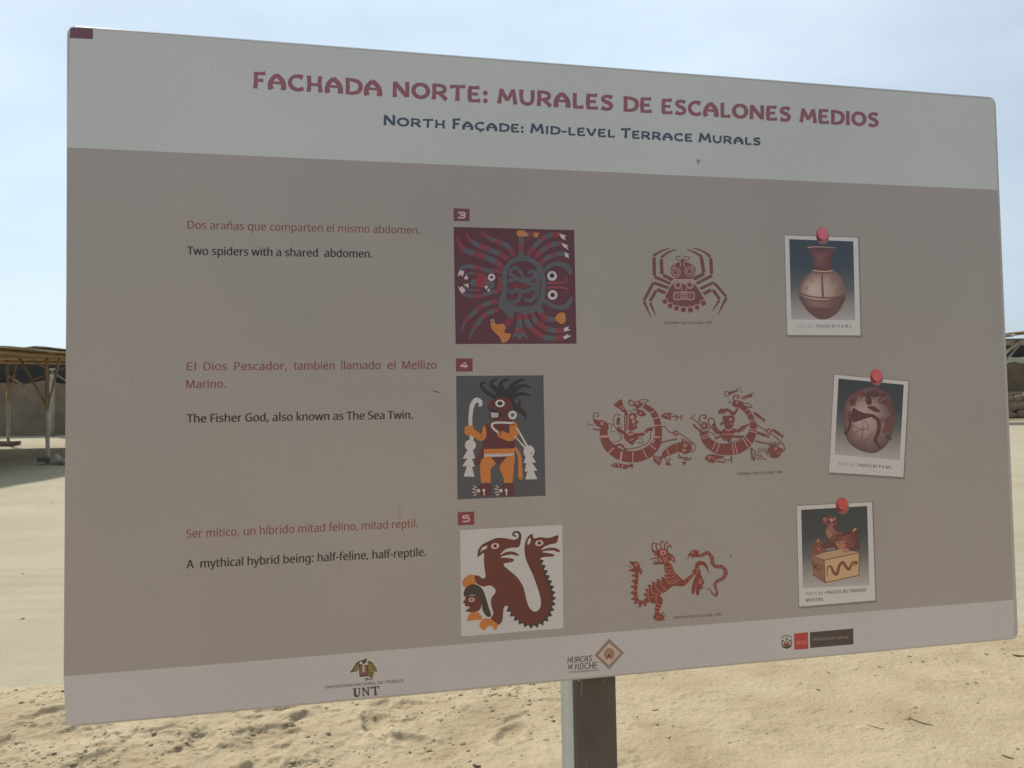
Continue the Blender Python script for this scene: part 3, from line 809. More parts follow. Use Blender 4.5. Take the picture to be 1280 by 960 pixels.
# display alphabet of the heading, drawn as brush strokes on a unit cap height
def arc(cx, cy, rx, ry, a0, a1, n=9): return [(cx + rx * math.cos(math.radians(a0 + (a1 - a0) * i / n)), cy + ry * math.sin(math.radians(a0 + (a1 - a0) * i / n))) for i in range(n + 1)]
T = .19
GL = {
 'A': (.94, [([(.17, 0), (.12, .28), (.20, .60), (.45, .92)], [.28, .24, .22, .20]), ([(.43, .92), (.70, .62), (.80, .30), (.78, .0)], [.22, .23, .25, .28]), ([(.16, .42), (.76, .42)], [.13, .13])]),
 'C': (.84, [(arc(.50, .5, .40, .42, 52, 315), [.26, .17, .17, .19, .21, .20, .18, .20])]),
 'D': (.88, [([(.13, 1.0), (.15, .5), (.13, 0)], [.2, .2, .2]), ([(.05, .92), (.35, .91), (.70, .78), (.80, .50), (.68, .20), (.38, .08), (.08, .08)], [.15, .16, .2, .22, .2, .16, .15])]),
 'E': (.72, [([(.16, 1.0), (.12, .5), (.16, 0)], [.2, .21, .2]), ([(.10, .92), (.40, .92), (.64, .95)], [.16, .15, .2]), ([(.14, .50), (.56, .52)], [.15, .16]), ([(.12, .08), (.45, .08), (.68, .13)], [.16, .15, .2])]),
 'F': (.68, [([(.14, 1.0), (.16, .5), (.12, 0)], [.2, .2, .22]), ([(.08, .92), (.40, .92), (.64, .97)], [.16, .15, .2]), ([(.16, .50), (.54, .52)], [.15, .17])]),
 'H': (.86, [([(.14, 1), (.16, .5), (.12, 0)], [.21, .19, .22]), ([(.72, 1), (.68, .5), (.74, 0)], [.21, .19, .22]), ([(.16, .46), (.70, .46)], [.15, .15])]),
 'I': (.30, [([(.15, 1), (.15, .5), (.15, 0)], [.22, .19, .22])]),
 'L': (.66, [([(.15, 1), (.14, .5), (.16, 0)], [.21, .2, .2]), ([(.10, .08), (.40, .08), (.62, .13)], [.16, .15, .2])]),
 'M': (1.12, [([(.10, 0), (.17, .5), (.22, .97)], [.22, .19, .18]), ([(.22, .93), (.36, .62), (.55, .22)], [.2, .2, .17]), ([(.55, .22), (.74, .62), (.88, .93)], [.17, .19, .2]), ([(.88, .97), (.94, .5), (1.0, 0)], [.18, .19, .22])]),
 'N': (.92, [([(.13, 0), (.13, .5), (.15, .98)], [.22, .19, .2]), ([(.15, .93), (.45, .50), (.78, .08)], [.21, .21, .21]), ([(.78, .03), (.79, .5), (.77, 1.0)], [.19, .19, .22])]),
 'O': (.96, [(arc(.48, .5, .38, .41, 90, 450, 14), [.18, .2, .22, .2, .18, .2, .22, .2, .18])]),
 'R': (.86, [([(.14, 1), (.15, .5), (.12, 0)], [.2, .2, .22]), ([(.08, .92), (.40, .92), (.66, .82), (.66, .56), (.40, .45), (.15, .44)], [.15, .16, .19, .19, .15, .14]), ([(.38, .44), (.58, .25), (.78, .02)], [.17, .19, .22])]),
 'S': (.74, [([(.64, .84), (.46, .93), (.22, .88), (.14, .72), (.26, .58), (.50, .47), (.62, .30), (.52, .12), (.28, .07), (.08, .16)], [.24, .17, .17, .19, .2, .21, .19, .18, .17, .24])]),
 'T': (.84, [([(.42, .95), (.42, .5), (.40, 0)], [.19, .2, .23]), ([(.02, .87), (.30, .93), (.55, .92), (.82, .97)], [.2, .15, .15, .2])]),
 'U': (.88, [([(.13, 1), (.12, .50), (.20, .20), (.44, .08), (.68, .20), (.75, .50), (.74, 1)], [.22, .19, .19, .18, .19, .19, .22])]),
 'V': (.84, [([(.06, 1.0), (.24, .50), (.42, .06)], [.22, .2, .18]), ([(.42, .06), (.58, .5), (.76, 1.0)], [.18, .2, .22])]),
 ':': (.28, [([(.14, .62), (.141, .63)], [.24, .24]), ([(.14, .12), (.141, .13)], [.24, .24])]),
 '-': (.44, [([(.06, .40), (.38, .40)], [.16, .16])]),
 'J': (.5, [([(.34, 1), (.34, .3), (.26, .06), (.08, .02)], [.2, .19, .18, .2])]),
}
def brush_word(pr, s, xl, xr, base_line, cap, rgb, small=.80, thin=1.0):
    "s: upper case big caps, lower case small caps; fills the run xl..xr; base_line(x), cap(x) in pixels"
    adv = []; tot = 0
    for ch in s:
        g_ = GL['C' if ch in 'Çç' else ch.upper()]; k = 1.0 if (ch.isupper() or ch in ':-') else small
        if ch in ':-' and any(c.islower() for c in s): k = small
        wd = g_[0] * (1.0 if k == 1 else k * 1.18); adv.append((ch, g_, k, wd)); tot += wd + .08
    tot -= .08; sc = (xr - xl) / tot; x = xl
    for ch, g_, k, wd in adv:
        gw = wd * sc / g_[0]
        xm = x + wd * sc / 2; cp = cap(xm) * k
        for pts, ws in g_[1]:
            cp_ = cp; Q = []
            for (a, b) in pts: X_ = x + a * gw; Q.append((X_, base_line(X_) - b * cp_))
            lw = [q_ * (cp_ * .55 + gw * .45) * thin for q_ in ws]
            pr.stroke(rgb, Q, lw, smooth=True, cap=False if ch not in ':-' else True, n=4)
            if ch == ':': pr.disc(rgb, Q[0], lw[0] * .5, n=12)
        if ch in 'Çç':
            Q = [(x + .5 * gw, base_line(x + .5 * gw) + .02 * cp), (x + .58 * gw, base_line(x) + .14 * cp), (x + .40 * gw, base_line(x) + .26 * cp)]
            pr.stroke(rgb, Q, .11 * cp, n=3)
        x += (wd + .08) * sc

# ---------------------------------------------------------------- printed background fields
pr = Print(base=3e-5)
FIELD_T = (107, 104, 100); FIELD_B = (118, 105, 96)
def fieldcol(y): t = min(max((y - 200) / 600, 0), 1); return tuple(a + (b - a) * t for a, b in zip(FIELD_T, FIELD_B))
pr.poly((146, 150, 149), [(87.5, 34), (1242.5, 124.2), (1247, 237.3), (84.1, 184.3)])  # cooler than the footer white: the sky light's cast put into the ink
pr.build('header_band', 'cool grey white band across the top')
pr = Print(base=3e-5)
pr.poly((144, 143, 143), [(79.6, 845.4), (1267, 749.7), (1267.6, 797), (82, 906.5)])  # warmer than the header white: light off the sand put into the ink
pr.build('footer_band', 'warm grey white band along the bottom')
pr = Print(base=3e-5)
pa = []; cols = []
Lx, Rx = [], []
K = 8
for i in range(K + 1):
    t = i / K; pa.append((84.1 + (79.6 - 84.1) * t, 184.2 + (845.5 - 184.2) * t)); cols.append(ink((121, 117, 112), 480))
for i in range(K + 1):
    t = i / K; pa.append((1247 + (1267 - 1247) * t, 237.5 + (749.5 - 237.5) * t)); cols.append(ink((121, 117, 112), 480))
tr = []
for i in range(K): tr += [(i, i + 1, K + 2 + i), (i, K + 2 + i, K + 1 + i)]
pr.raw(pa, tr, cols)
FIELD_ALB = cols[0]
pr.build('brown_field', 'grey brown printed field between the white bands')
pr = Print(); pr.poly((88, 52, 62), [(87.6, 36.2), (89.6, 34.4), (116.3, 35.8), (116.3, 49.0), (87.2, 47.6)]); pr.build('corner_mark', 'dark red rectangle printed in the upper left corner')

def paper(y):  # colour that reads as the bare field, for reversed-out lines
    r = ref_at(y); 
    return None

# heading
pr = Print()
tb = lambda x: 110.4 + (158.8 - 110.4) * (x - 315.7) / (1098.6 - 315.7)
tc_ = lambda x: 20.6 + (17.4 - 20.6) * (x - 315.7) / 783
TI = (116, 71, 82)
for s, a, b in (('FACHADA', 316, 478), ('NORTE:', 490.3, 610), ('MURALES', 621.5, 767), ('DE', 778.7, 815.5), ('ESCALONES', 826.5, 989), ('MEDIOS', 999.5, 1098.6)):
    brush_word(pr, s, a, b, tb, tc_, TI, thin=1.17)
pr.build('heading_lettering', 'dull red Spanish heading')
pr = Print()
sb = lambda x: 156.6 + (181.8 - 156.6) * (x - 478.8) / (951 - 478.8)
sc2 = lambda x: 13.4 + (11.6 - 13.4) * (x - 478.8) / 472
SB = (48, 62, 78)
for s, a, b in (('North', 479, 557), ('Façade:', 565, 655), ('Mid-level', 662.5, 769), ('Terrace', 776, 865.7), ('Murals', 873, 951)):
    brush_word(pr, s, a, b, sb, sc2, SB, thin=1.12)
pr.build('subheading_lettering', 'dark blue English heading')

# captions
RED, BLK = (104, 60, 62), (34, 31, 31)
def tr_(ox, oy, s): return lambda x, y: (ox + x / s, oy + y / s)
k = tr_(220, 260, 3.765)
pr = Print(); set_text(pr, 'Dos arañas que comparten el mismo abdomen.', k(55, 98), k(1147, 122), 10.0, RED, .014); pr.build('caption_lettering', 'red Spanish caption about the spiders')
pr = Print(); set_text(pr, 'Two spiders with a shared  abdomen.', k(52, 220), k(922, 234), 10.2, BLK, .028); pr.build('caption_lettering', 'black English caption about the spiders')
k = tr_(220, 440, 3.765)
pr = Print()
for s, a, b in (('El', 50, 93), ('Dios', 130, 238), ('Pescador,', 275, 520), ('también', 553, 745), ('llamado', 778, 962), ('el', 995, 1032), ('Mellizo', 1065, 1225)):
    f_ = lambda x: 87 + (79 - 87) * (x - 50) / 1175
    set_text(pr, s, k(a, f_(a)), k(b, f_(b)), 10.0, (108, 58, 57), .014)
set_text(pr, 'Marino.', k(48, 170), k(233, 168), 10.0, (108, 58, 57), .014)
pr.build('caption_lettering', 'red Spanish caption about the fisher god')
pr = Print(); set_text(pr, 'The Fisher God, also known as The Sea Twin.', k(50, 333), k(1113, 314), 10.4, BLK, .028); pr.build('caption_lettering', 'black English caption about the fisher god')
k = tr_(220, 630, 3.765)
pr = Print(); set_text(pr, 'Ser mítico, un híbrido mitad felino, mitad reptil.', k(48, 160), k(1137, 109), 10.4, (110, 56, 53), .014); pr.build('caption_lettering', 'red Spanish caption about the hybrid being')
pr = Print(); set_text(pr, 'A  mythical hybrid being: half-feline, half-reptile.', k(48, 304), k(1175, 245), 10.6, BLK, .028); pr.build('caption_lettering', 'black English caption about the hybrid being')

# number tabs
WH = (176, 170, 168)
def tab(o, q, col, strokes, label):
    pr = Print(*o); pr.poly(col, q)
    for s in strokes: pr.stroke((178, 152, 154), s, 9, smooth=len(s) > 3, cap=False)
    pr.build('number_tab', label)
tab((560, 250, 5.053), [(35, 52), (137, 55), (137, 135), (35, 133)], (92, 54, 63), [[(64, 80), (100, 80), (106, 88), (100, 94), (78, 94)], [(78, 94), (100, 95), (106, 102), (100, 111), (64, 111)]], 'red tab with the number three')
tab((560, 440, 4.921), [(49, 40), (151, 40), (152, 120), (50, 121)], (100, 46, 52), [[(107, 100), (107, 64), (78, 88)], [(76, 88), (124, 86)]], 'red tab with the number four')
tab((560, 630, 5.4875), [(66, 56), (180, 51), (181, 142), (67, 147)], (106, 44, 46), [[(146, 79), (104, 81), (102, 97)], [(102, 97), (138, 95), (146, 106), (138, 118), (100, 121)]], 'red tab with the number five')

# ---------------------------------------------------------------- mural 3: two spiders
BG, GB, RD, OR, DK = (74, 37, 45), (71, 74, 80), (106, 46, 54), (156, 100, 52), (22, 28, 32)
WT = (152, 144, 147)
pr = Print(560, 250, 5.053)
pr.poly(BG, [(35, 170), (797, 190), (812, 908), (48, 910)])
A_, B_, C_, D_ = (565, 280, 12), (640, 280, 12), (565, 355, 12), (640, 355, 12)
pr.at(*A_)
pr.bands([(75, 170), (100, 270), (160, 365), (250, 415), (330, 440), (410, 465), (500, 495), (600, 540), (680, 580), (765, 665)], [12, 50, 75, 80, 80, 80, 80, 80, 75, 70], [(RD, 2.3), (GB, 4), (RD, 6), (GB, 7.6), (RD, 9)])
pr.bands([(200, 110), (240, 200), (310, 265), (380, 310), (460, 345), (540, 375), (620, 410), (700, 440), (770, 480), (840, 530)], [10, 45, 65, 70, 75, 75, 75, 75, 75, 70], [(RD, 2), (GB, 3.4), (RD, 5.1), (GB, 7.1), (RD, 9)])
pr.bands([(420, 110), (480, 160), (560, 210), (640, 245), (720, 275), (800, 310), (860, 350), (900, 410), (930, 480)], [8, 50, 65, 70, 70, 72, 72, 70, 65], [(RD, 1.8), (GB, 3), (RD, 4.3), (GB, 6.2), (RD, 8)])
# left head
pr.bands([(120, 690), (180, 650), (260, 635), (330, 645), (420, 665), (500, 695), (600, 705), (680, 700), (725, 740), (738, 850), (735, 960)], 60, [(GB, 3), (RD, 4.6), (GB, 6.1), (RD, 10)])
pr.bands([(200, 765), (280, 740), (330, 745), (420, 750), (500, 790)], 40, [(GB, 2), (RD, 4)])
pr.disc((118, 38, 48), (440, 860), 105, 95); pr.disc(GB, (320, 880), 48, 60); pr.disc(GB, (570, 910), 70, 60)
pr.stroke(RD, [(735, 780), (738, 860), (720, 960)], 90)
pr.disc(WT, (593, 800), 56); pr.disc(DK, (593, 798), 21)
for q in ([(110, 695), (185, 710), (160, 792), (130, 760), (85, 790)], [(205, 765), (245, 805), (230, 840), (210, 825), (178, 830)], [(172, 890), (212, 912), (238, 885), (252, 945), (232, 975), (200, 950)]): pr.poly(WT, q)
pr.at(*C_)
pr.bands([(150, 120), (220, 165), (320, 182), (420, 182), (500, 162), (600, 125), (680, 100), (740, 30)], 58, [(GB, 2), (RD, 3.6), (GB, 5.6), (RD, 7)])
pr.bands([(190, 40), (260, 85), (330, 95), (440, 95)], 36, [(GB, 2), (RD, 3)])
pr.poly(WT, [(90, 20), (120, 62), (150, 30), (205, 100), (150, 146), (115, 100)]); pr.poly(WT, [(480, 40), (540, 20), (520, 90)]); pr.poly(WT, [(560, 62), (570, 116), (525, 106)])
pr.bands([(680, 250), (600, 270), (520, 300), (420, 350), (330, 430), (240, 510), (180, 600), (140, 720)], [70, 75, 75, 75, 72, 65, 50, 8], [(RD, 1.1), (GB, 2.6), (RD, 3.5), (GB, 4.7), (RD, 5.9), (GB, 7)])
pr.bands([(690, 380), (620, 405), (540, 440), (470, 490), (400, 570), (340, 650), (290, 740), (255, 850)], [70, 72, 72, 72, 70, 62, 45, 8], [(RD, 1), (GB, 2.2), (RD, 3.3), (GB, 4.5), (RD, 5.4), (GB, 7)])
pr.bands([(800, 250), (850, 400), (880, 470), (870, 540), (800, 620)], [170, 150, 100, 95, 80], [(GB, 2.4), ((104, 40, 54), 4)])
pr.poly(OR, [(605, 510), (640, 560), (645, 600), (700, 605), (765, 590), (815, 645), (775, 725), (820, 745), (885, 735), (870, 820), (800, 880), (745, 885), (735, 830), (690, 770), (630, 720), (580, 650), (580, 570)])
pr.disc((150, 104, 84), (606, 560), 26, 36); pr.disc(DK, (608, 568), 14)
pr.at(*B_)
pr.bands([(138, 200), (142, 300), (138, 400), (130, 500)], 82, [(GB, .95), (RD, 2), (GB, 3)])
pr.poly(OR, [(75, 110), (110, 95), (185, 98), (202, 130), (195, 185), (100, 190), (72, 160)], True)
pr.poly((96, 44, 52), [(200, 130), (250, 105), (330, 125), (330, 175), (300, 215), (240, 235), (215, 190)], True); pr.ring(WT, (218, 160), 20, 8)
pr.poly(OR, [(320, 130), (405, 130), (385, 200), (355, 210), (325, 180)])
pr.bands([(230, 470), (290, 400), (360, 310), (430, 240), (500, 195), (590, 168), (705, 165)], [60, 72, 75, 75, 78, 80, 85], [(RD, 1.6), (GB, 3), (RD, 4), (GB, 5.1), (RD, 6)])
pr.bands([(340, 510), (400, 440), (470, 385), (550, 335), (640, 305), (745, 290)], 74, [(RD, 1.5), (GB, 2.7), (RD, 3.4), (GB, 4.5), (RD, 5)])
pr.bands([(420, 600), (480, 540), (550, 495), (630, 465), (700, 450), (785, 442)], 74, [(RD, 1.3), (GB, 2.5), (RD, 3.5), (GB, 5)])
for q in ([(705, 140), (820, 180), (785, 190), (805, 245), (740, 215)], [(740, 280), (855, 330), (820, 335), (850, 387), (770, 345)], [(788, 420), (865, 460), (835, 470), (860, 515), (795, 490)]): pr.poly(WT, q)
pr.bands([(480, 700), (560, 630), (640, 600), (720, 600), (800, 630), (850, 680), (880, 760)], [50, 60, 65, 80, 92, 80, 40], [(GB, 6)])
pr.stroke((110, 50, 56), [(520, 882), (700, 882), (800, 872), (832, 845), (785, 800)], [40, 38, 36, 30, 14], cap=False)
pr.disc(WT, (600, 780), 73); pr.disc(DK, (600, 774), 35)
pr.at(*D_)
pr.bands([(470, 240), (560, 300), (650, 345), (750, 352), (830, 320), (870, 260), (895, 190)], [50, 60, 70, 80, 82, 70, 25], [(GB, 6)])
pr.stroke((110, 50, 56), [(520, 50), (700, 52), (800, 62), (835, 90), (790, 140)], [42, 40, 36, 30, 14], cap=False)
pr.disc(WT, (608, 165), 73); pr.disc(DK, (608, 165), 34)
for c, q in ((RD, [(80, 450), (140, 450), (145, 540), (75, 540)]), (GB, [(75, 540), (145, 540), (165, 670), (50, 670)]), (RD, [(50, 670), (165, 670), (200, 740), (20, 740)]), (GB, [(20, 740), (200, 740), (255, 830), (205, 812), (160, 780), (110, 855), (70, 780), (0, 822)])): pr.poly(c, q)
pr.bands([(190, 440), (220, 560), (280, 650), (370, 730), (470, 790), (580, 815), (700, 812), (785, 790)], 80, [(RD, .8), (GB, 2), (RD, 4), (GB, 5.6), (RD, 7)])
pr.bands([(300, 425), (340, 540), (420, 610), (510, 665), (600, 695), (700, 702), (785, 690)], 80, [(RD, .7), (GB, 1.4), (RD, 3.1), (GB, 4.6), (RD, 6)])
pr.bands([(405, 360), (440, 450), (490, 510), (570, 530), (655, 530)], [95, 90, 85, 80, 78], [(GB, .8), (RD, 2.4), (GB, 4)])
pr.poly(OR, [(650, 500), (700, 440), (780, 430), (800, 480), (800, 560), (750, 600), (700, 582), (655, 540)], True)
pr.poly(WT, [(780, 660), (860, 635), (835, 670), (882, 690), (780, 717)]); pr.poly(WT, [(768, 790), (850, 740), (830, 770), (897, 775), (785, 832)])
pr.at(560, 250, 5.053)
pr.poly(GB, [(345, 560), (340, 460), (375, 395), (430, 358), (500, 352), (560, 385), (605, 440), (617, 540), (608, 630), (570, 690), (500, 722), (440, 712), (405, 700), (330, 690), (318, 640)], True)
pr.poly(BG, [(372, 560), (372, 460), (405, 402), (470, 385), (530, 400), (575, 455), (588, 545), (572, 630), (520, 675), (450, 682), (400, 662), (368, 625)], True)
for q, w_ in (([(425, 480), (392, 470), (398, 438), (430, 430), (458, 455), (480, 490), (520, 502), (548, 480), (535, 448), (508, 462)], 20), ([(560, 440), (568, 540), (556, 612)], 26),
              ([(384, 515), (430, 500), (480, 512), (520, 530), (565, 535)], 26), ([(384, 575), (410, 585), (430, 565), (480, 580), (530, 560), (560, 560)], 24),
              ([(398, 640), (432, 642), (452, 612), (448, 580)], 22), ([(485, 628), (525, 636), (550, 600)], 22), ([(375, 640), (400, 665), (450, 685), (520, 680)], 22)): pr.stroke(GB, q, w_)
pr.stroke((98, 36, 44), [(398, 530), (420, 548), (445, 528), (470, 548), (505, 540)], 14)
pr.build('spider_mural_print', 'dark red square print of two banded spiders with ringed eyes')

# ---------------------------------------------------------------- mural 4: figure with staff
pr = Print(560, 440, 4.921)
MR, OR4, BK, W4 = (75, 32, 35), (164, 98, 42), (28, 28, 31), (151, 149, 146)
pr.poly((63, 63, 68), [(50, 147), (587, 143), (600, 884), (58, 907)])
for q, w_ in (([(310, 290), (245, 252), (208, 215), (204, 195), (228, 188)], [34, 26, 20, 16, 14]), ([(335, 265), (290, 228), (266, 200), (272, 180), (298, 170)], [44, 32, 22, 16, 12]),
              ([(350, 260), (325, 215), (332, 182), (372, 168)], [44, 32, 20, 12]), ([(365, 260), (395, 208), (430, 182), (467, 171)], [44, 30, 20, 12]), ([(380, 265), (425, 222), (468, 206), (502, 218)], [40, 28, 20, 12]),
              ([(385, 290), (425, 264), (468, 257), (506, 270)], [36, 26, 18, 10]), ([(392, 305), (415, 328), (440, 318), (440, 296)], [26, 22, 16, 14]), ([(390, 330), (435, 352), (466, 378), (480, 412)], [44, 32, 22, 8])): pr.stroke(BK, q, w_)
pr.poly(BK, [(290, 285), (310, 245), (355, 230), (400, 255), (410, 310), (400, 360), (380, 300)], True)
pr.poly(MR, [(205, 600), (232, 560), (215, 640), (190, 695), (168, 688), (182, 640)], True)
pr.stroke(W4, [(146, 545), (138, 450), (140, 380), (150, 325), (172, 296), (195, 303), (202, 325), (188, 330)], [24, 24, 24, 28, 30, 28, 18, 8])
pr.disc(W4, (138, 573), 34, 34)
for q in ([(128, 590), (150, 590), (166, 655), (90, 655)], [(122, 650), (146, 650), (164, 705), (88, 703)], [(118, 700), (146, 700), (164, 767), (96, 765)]): pr.poly(W4, q)
pr.poly(MR, [(228, 445), (290, 438), (410, 430), (412, 600), (215, 600), (213, 560), (226, 520)])
pr.poly(MR, [(238, 345), (258, 305), (300, 284), (355, 278), (388, 300), (398, 345), (396, 400), (385, 440), (330, 440), (280, 432), (250, 400), (262, 380), (262, 350)], True)
pr.poly(BK, [(248, 348), (290, 355), (326, 376), (318, 404), (298, 412), (260, 405), (270, 378)], True)
pr.poly((150, 145, 148), [(264, 372), (310, 374), (308, 402), (268, 404)])
for xx in (275, 288, 300): pr.stroke((80, 80, 86), [(xx, 374), (xx + 2, 402)], 3, cap=False)
pr.disc(W4, (320, 316), 29, 23); pr.disc(BK, (320, 316), 16, 13); pr.disc(W4, (397, 388), 27); pr.disc((74, 76, 80), (397, 388), 12)
pr.stroke(OR4, [(222, 458), (222, 500), (204, 527), (165, 502), (125, 487)], [14, 30, 42, 40, 50])
pr.poly(OR4, [(108, 458), (150, 452), (158, 480), (152, 512), (112, 510), (103, 490)], True)
pr.stroke(OR4, [(402, 450), (404, 500), (380, 525), (325, 505)], [46, 58, 46, 46])
pr.stroke(W4, [(306, 494), (272, 462), (276, 440), (310, 434), (400, 437)], 13)
pr.poly(W4, [(415, 462), (432, 472), (498, 585), (488, 592)]); pr.poly(W4, [(405, 515), (418, 522), (486, 592), (478, 602)])
pr.disc(W4, (498, 612), 34, 38); pr.disc((80, 80, 84), (511, 622), 5)
for q in ([(480, 630), (512, 630), (542, 680), (466, 684)], [(484, 680), (515, 680), (551, 730), (470, 735)], [(490, 728), (525, 728), (549, 782), (476, 784)]): pr.poly(W4, q)
pr.poly(OR4, [(220, 597), (412, 593), (408, 626), (222, 630)]); pr.poly(W4, [(222, 627), (408, 622), (406, 640), (224, 646)])
for i in range(12): pr.stroke((110, 80, 60), [(232 + i * 15, 618), (232 + i * 15, 636)], 4, cap=False)
pr.stroke(OR4, [(415, 590), (440, 640), (444, 700), (446, 772)], [14, 22, 24, 30])
pr.poly(OR4, [(222, 648), (270, 645), (292, 690), (265, 715), (262, 770), (255, 812), (210, 812), (200, 760), (198, 690)], True)
pr.poly(OR4, [(345, 645), (408, 642), (405, 700), (392, 812), (350, 812), (340, 770), (320, 720), (325, 670)], True)
pr.poly(MR, [(262, 645), (365, 643), (312, 702)])
for dx in (0, 138):
    pr.poly(MR, [(208 + dx, 808), (258 + dx, 808), (271 + dx, 845), (262 + dx, 880), (190 + dx, 882), (166 + dx, 856), (185 + dx, 828)], True)
    pr.disc(W4, (187 + dx, 853), 11); pr.disc(W4, (220 + dx, 850), 9); pr.stroke(W4, [(221 + dx, 850), (222 + dx, 880)], 7)
    for q in (((174, 834), (158, 824)), ((170, 846), (150, 842)), ((170, 860), (152, 864)), ((176, 872), (160, 882))): pr.stroke(W4, [(q[0][0] + dx, q[0][1]), (q[1][0] + dx, q[1][1])], 6)
pr.build('fisher_mural_print', 'slate grey upright print of a figure with black hair holding a white staff')

# ---------------------------------------------------------------- mural 5: hybrid being
pr = Print(560, 630, 5.4875)
MR, OR5, BK5, W5 = (80, 31, 28), (160, 98, 42), (42, 35, 34), (150, 149, 147)
pr.poly(W5, [(83, 179), (783, 143), (791, 852), (91, 909)])
path = catmull([(628, 378), (648, 430), (676, 500), (702, 560), (718, 640), (708, 718), (676, 785), (620, 822), (560, 832), (500, 808), (448, 762), (412, 708)], False, 8)
seg_ = np.array(path); dl = np.concatenate([[0], np.cumsum(np.linalg.norm(np.diff(seg_, axis=0), axis=1))])
for i in range(20):
    s0, s1 = dl[-1] * i / 20, dl[-1] * (i + 1) / 20
    g_ = lambda s: np.array([np.interp(s, dl, seg_[:, 0]), np.interp(s, dl, seg_[:, 1])])
    p, q = g_(s0), g_(s1); t = (q - p) / np.linalg.norm(q - p); nn_ = np.array([t[1], -t[0]])
    pr.poly(BK5, [p - nn_ * 14, p, (p + q) / 2 + nn_ * 26, q, q - nn_ * 14])
pr.stroke(BK5, [(490, 245), (494, 212), (478, 192), (455, 194), (446, 210), (462, 220)], [20, 18, 14, 12, 12, 12])
pr.poly(MR, [(200, 372), (205, 310), (240, 272), (290, 250), (330, 232), (390, 232), (440, 245), (468, 243), (480, 232), (497, 238), (499, 260), (488, 300), (440, 298), (390, 310), (348, 357), (400, 326), (450, 325), (489, 347), (485, 358), (440, 345), (390, 352), (350, 368), (400, 368), (454, 376), (450, 395), (420, 402), (385, 406), (380, 422), (420, 455), (480, 505), (520, 570), (535, 650), (555, 712), (595, 745), (630, 722), (641, 670), (620, 590), (585, 490), (545, 410), (525, 350), (525, 270), (545, 225), (579, 197), (586, 242), (630, 225), (690, 236), (757, 209), (757, 230), (747, 270), (700, 276), (660, 292), (632, 320), (680, 300), (740, 299), (771, 322), (762, 333), (720, 316), (660, 322), (640, 332), (680, 335), (733, 346), (725, 361), (660, 362), (626, 374), (640, 430), (670, 500), (695, 560), (710, 640), (702, 712), (668, 780), (610, 820), (555, 828), (490, 800), (440, 752), (412, 698), (385, 700), (378, 740), (376, 800), (350, 832), (320, 822), (288, 785), (315, 755), (296, 700), (292, 650), (330, 602), (320, 575), (285, 555), (245, 570), (200, 552), (178, 520), (176, 488), (210, 490), (240, 515), (260, 500), (250, 440), (245, 380), (250, 335), (228, 345)])
pr.poly(W5, [(220, 332), (234, 298), (272, 284), (262, 308), (240, 315)]); pr.poly(W5, [(544, 278), (548, 246), (567, 228), (566, 262), (552, 280)])
for c in ((323, 288), (626, 268)): pr.disc((160, 140, 132), c, 28, 20, -.15); pr.disc(BK5, c, 13, 12)
pr.poly(OR5, [(176, 486), (135, 490), (98, 528), (102, 556), (122, 576), (155, 566), (190, 546), (184, 512)], True)
pr.poly(MR, [(120, 630), (215, 625), (231, 680), (225, 720), (200, 741), (128, 741), (118, 729), (146, 716), (146, 704), (114, 702), (118, 685), (98, 676), (118, 655)])
pr.poly(BK5, [(108, 630), (113, 590), (150, 553), (200, 555), (240, 590), (262, 650), (280, 710), (296, 765), (270, 773), (240, 735), (230, 690), (212, 640), (170, 622), (125, 634)], True)
pr.poly((160, 140, 132), [(120, 704), (146, 702), (146, 714), (130, 716)]); pr.disc((160, 140, 132), (162, 657), 20, 15); pr.disc(BK5, (162, 657), 9)
pr.poly(OR5, [(155, 742), (208, 742), (236, 778), (236, 792), (128, 803), (130, 785)])
pr.poly(OR5, [(213, 838), (222, 802), (255, 783), (290, 785), (330, 815), (345, 832), (330, 862), (318, 868), (306, 838), (275, 835), (248, 868), (235, 862)])
pr.build('hybrid_mural_print', 'pale square print of a dark red two headed beast with a toothed black spine')

# ---------------------------------------------------------------- reversed-out colour of the field for line drawings
def field_rgb_for(y):
    r = ref_at(y); out_ = []
    for c, q in zip(FIELD_ALB, r):
        l_ = c * q / WHITE; s = 12.92 * l_ if l_ < .0031308 else 1.055 * l_ ** (1 / 2.4) - .055; out_.append(s * 255)
    return tuple(out_)
# ---------------------------------------------------------------- line drawing: spider
PU = (95, 55, 60); LT = field_rgb_for(350)
LT = (136, 112, 113)
pr = Print(790, 290, 7.677)
for q, w_ in (([(360, 158), (290, 180), (205, 228)], [8, 18, 28]), ([(425, 166), (350, 195), (280, 245)], [8, 18, 28]), ([(211, 245), (215, 420)], 34), ([(280, 260), (288, 405)], 34), ([(215, 430), (370, 495)], 28), ([(300, 415), (392, 460)], 34),
              ([(210, 488), (358, 540)], 30), ([(240, 550), (328, 590)], 34), ([(207, 485), (113, 660)], 30), ([(232, 562), (172, 665)], 30), ([(115, 668), (188, 832)], [28, 5]), ([(174, 680), (228, 800)], [30, 7]),
              ([(582, 152), (680, 185), (752, 238)], [8, 18, 28]), ([(527, 166), (600, 195), (672, 240)], [8, 18, 28]), ([(755, 250), (764, 402)], 32), ([(667, 248), (688, 390)], 34), ([(768, 418), (620, 495)], 30), ([(695, 400), (588, 452)], 34),
              ([(785, 485), (655, 545)], 28), ([(760, 555), (685, 595)], 34), ([(790, 490), (905, 620)], 26), ([(775, 555), (842, 645)], 28), ([(906, 632), (820, 800)], [30, 5]), ([(838, 655), (770, 762)], [26, 5])):
    pr.stroke(PU, q, w_, cap=False)
pr.stroke(PU, [(475, 272), (432, 264), (424, 240), (465, 234)], 8); pr.stroke(PU, [(510, 270), (545, 262), (545, 240), (500, 236)], 8); pr.disc(PU, (489, 270), 16)
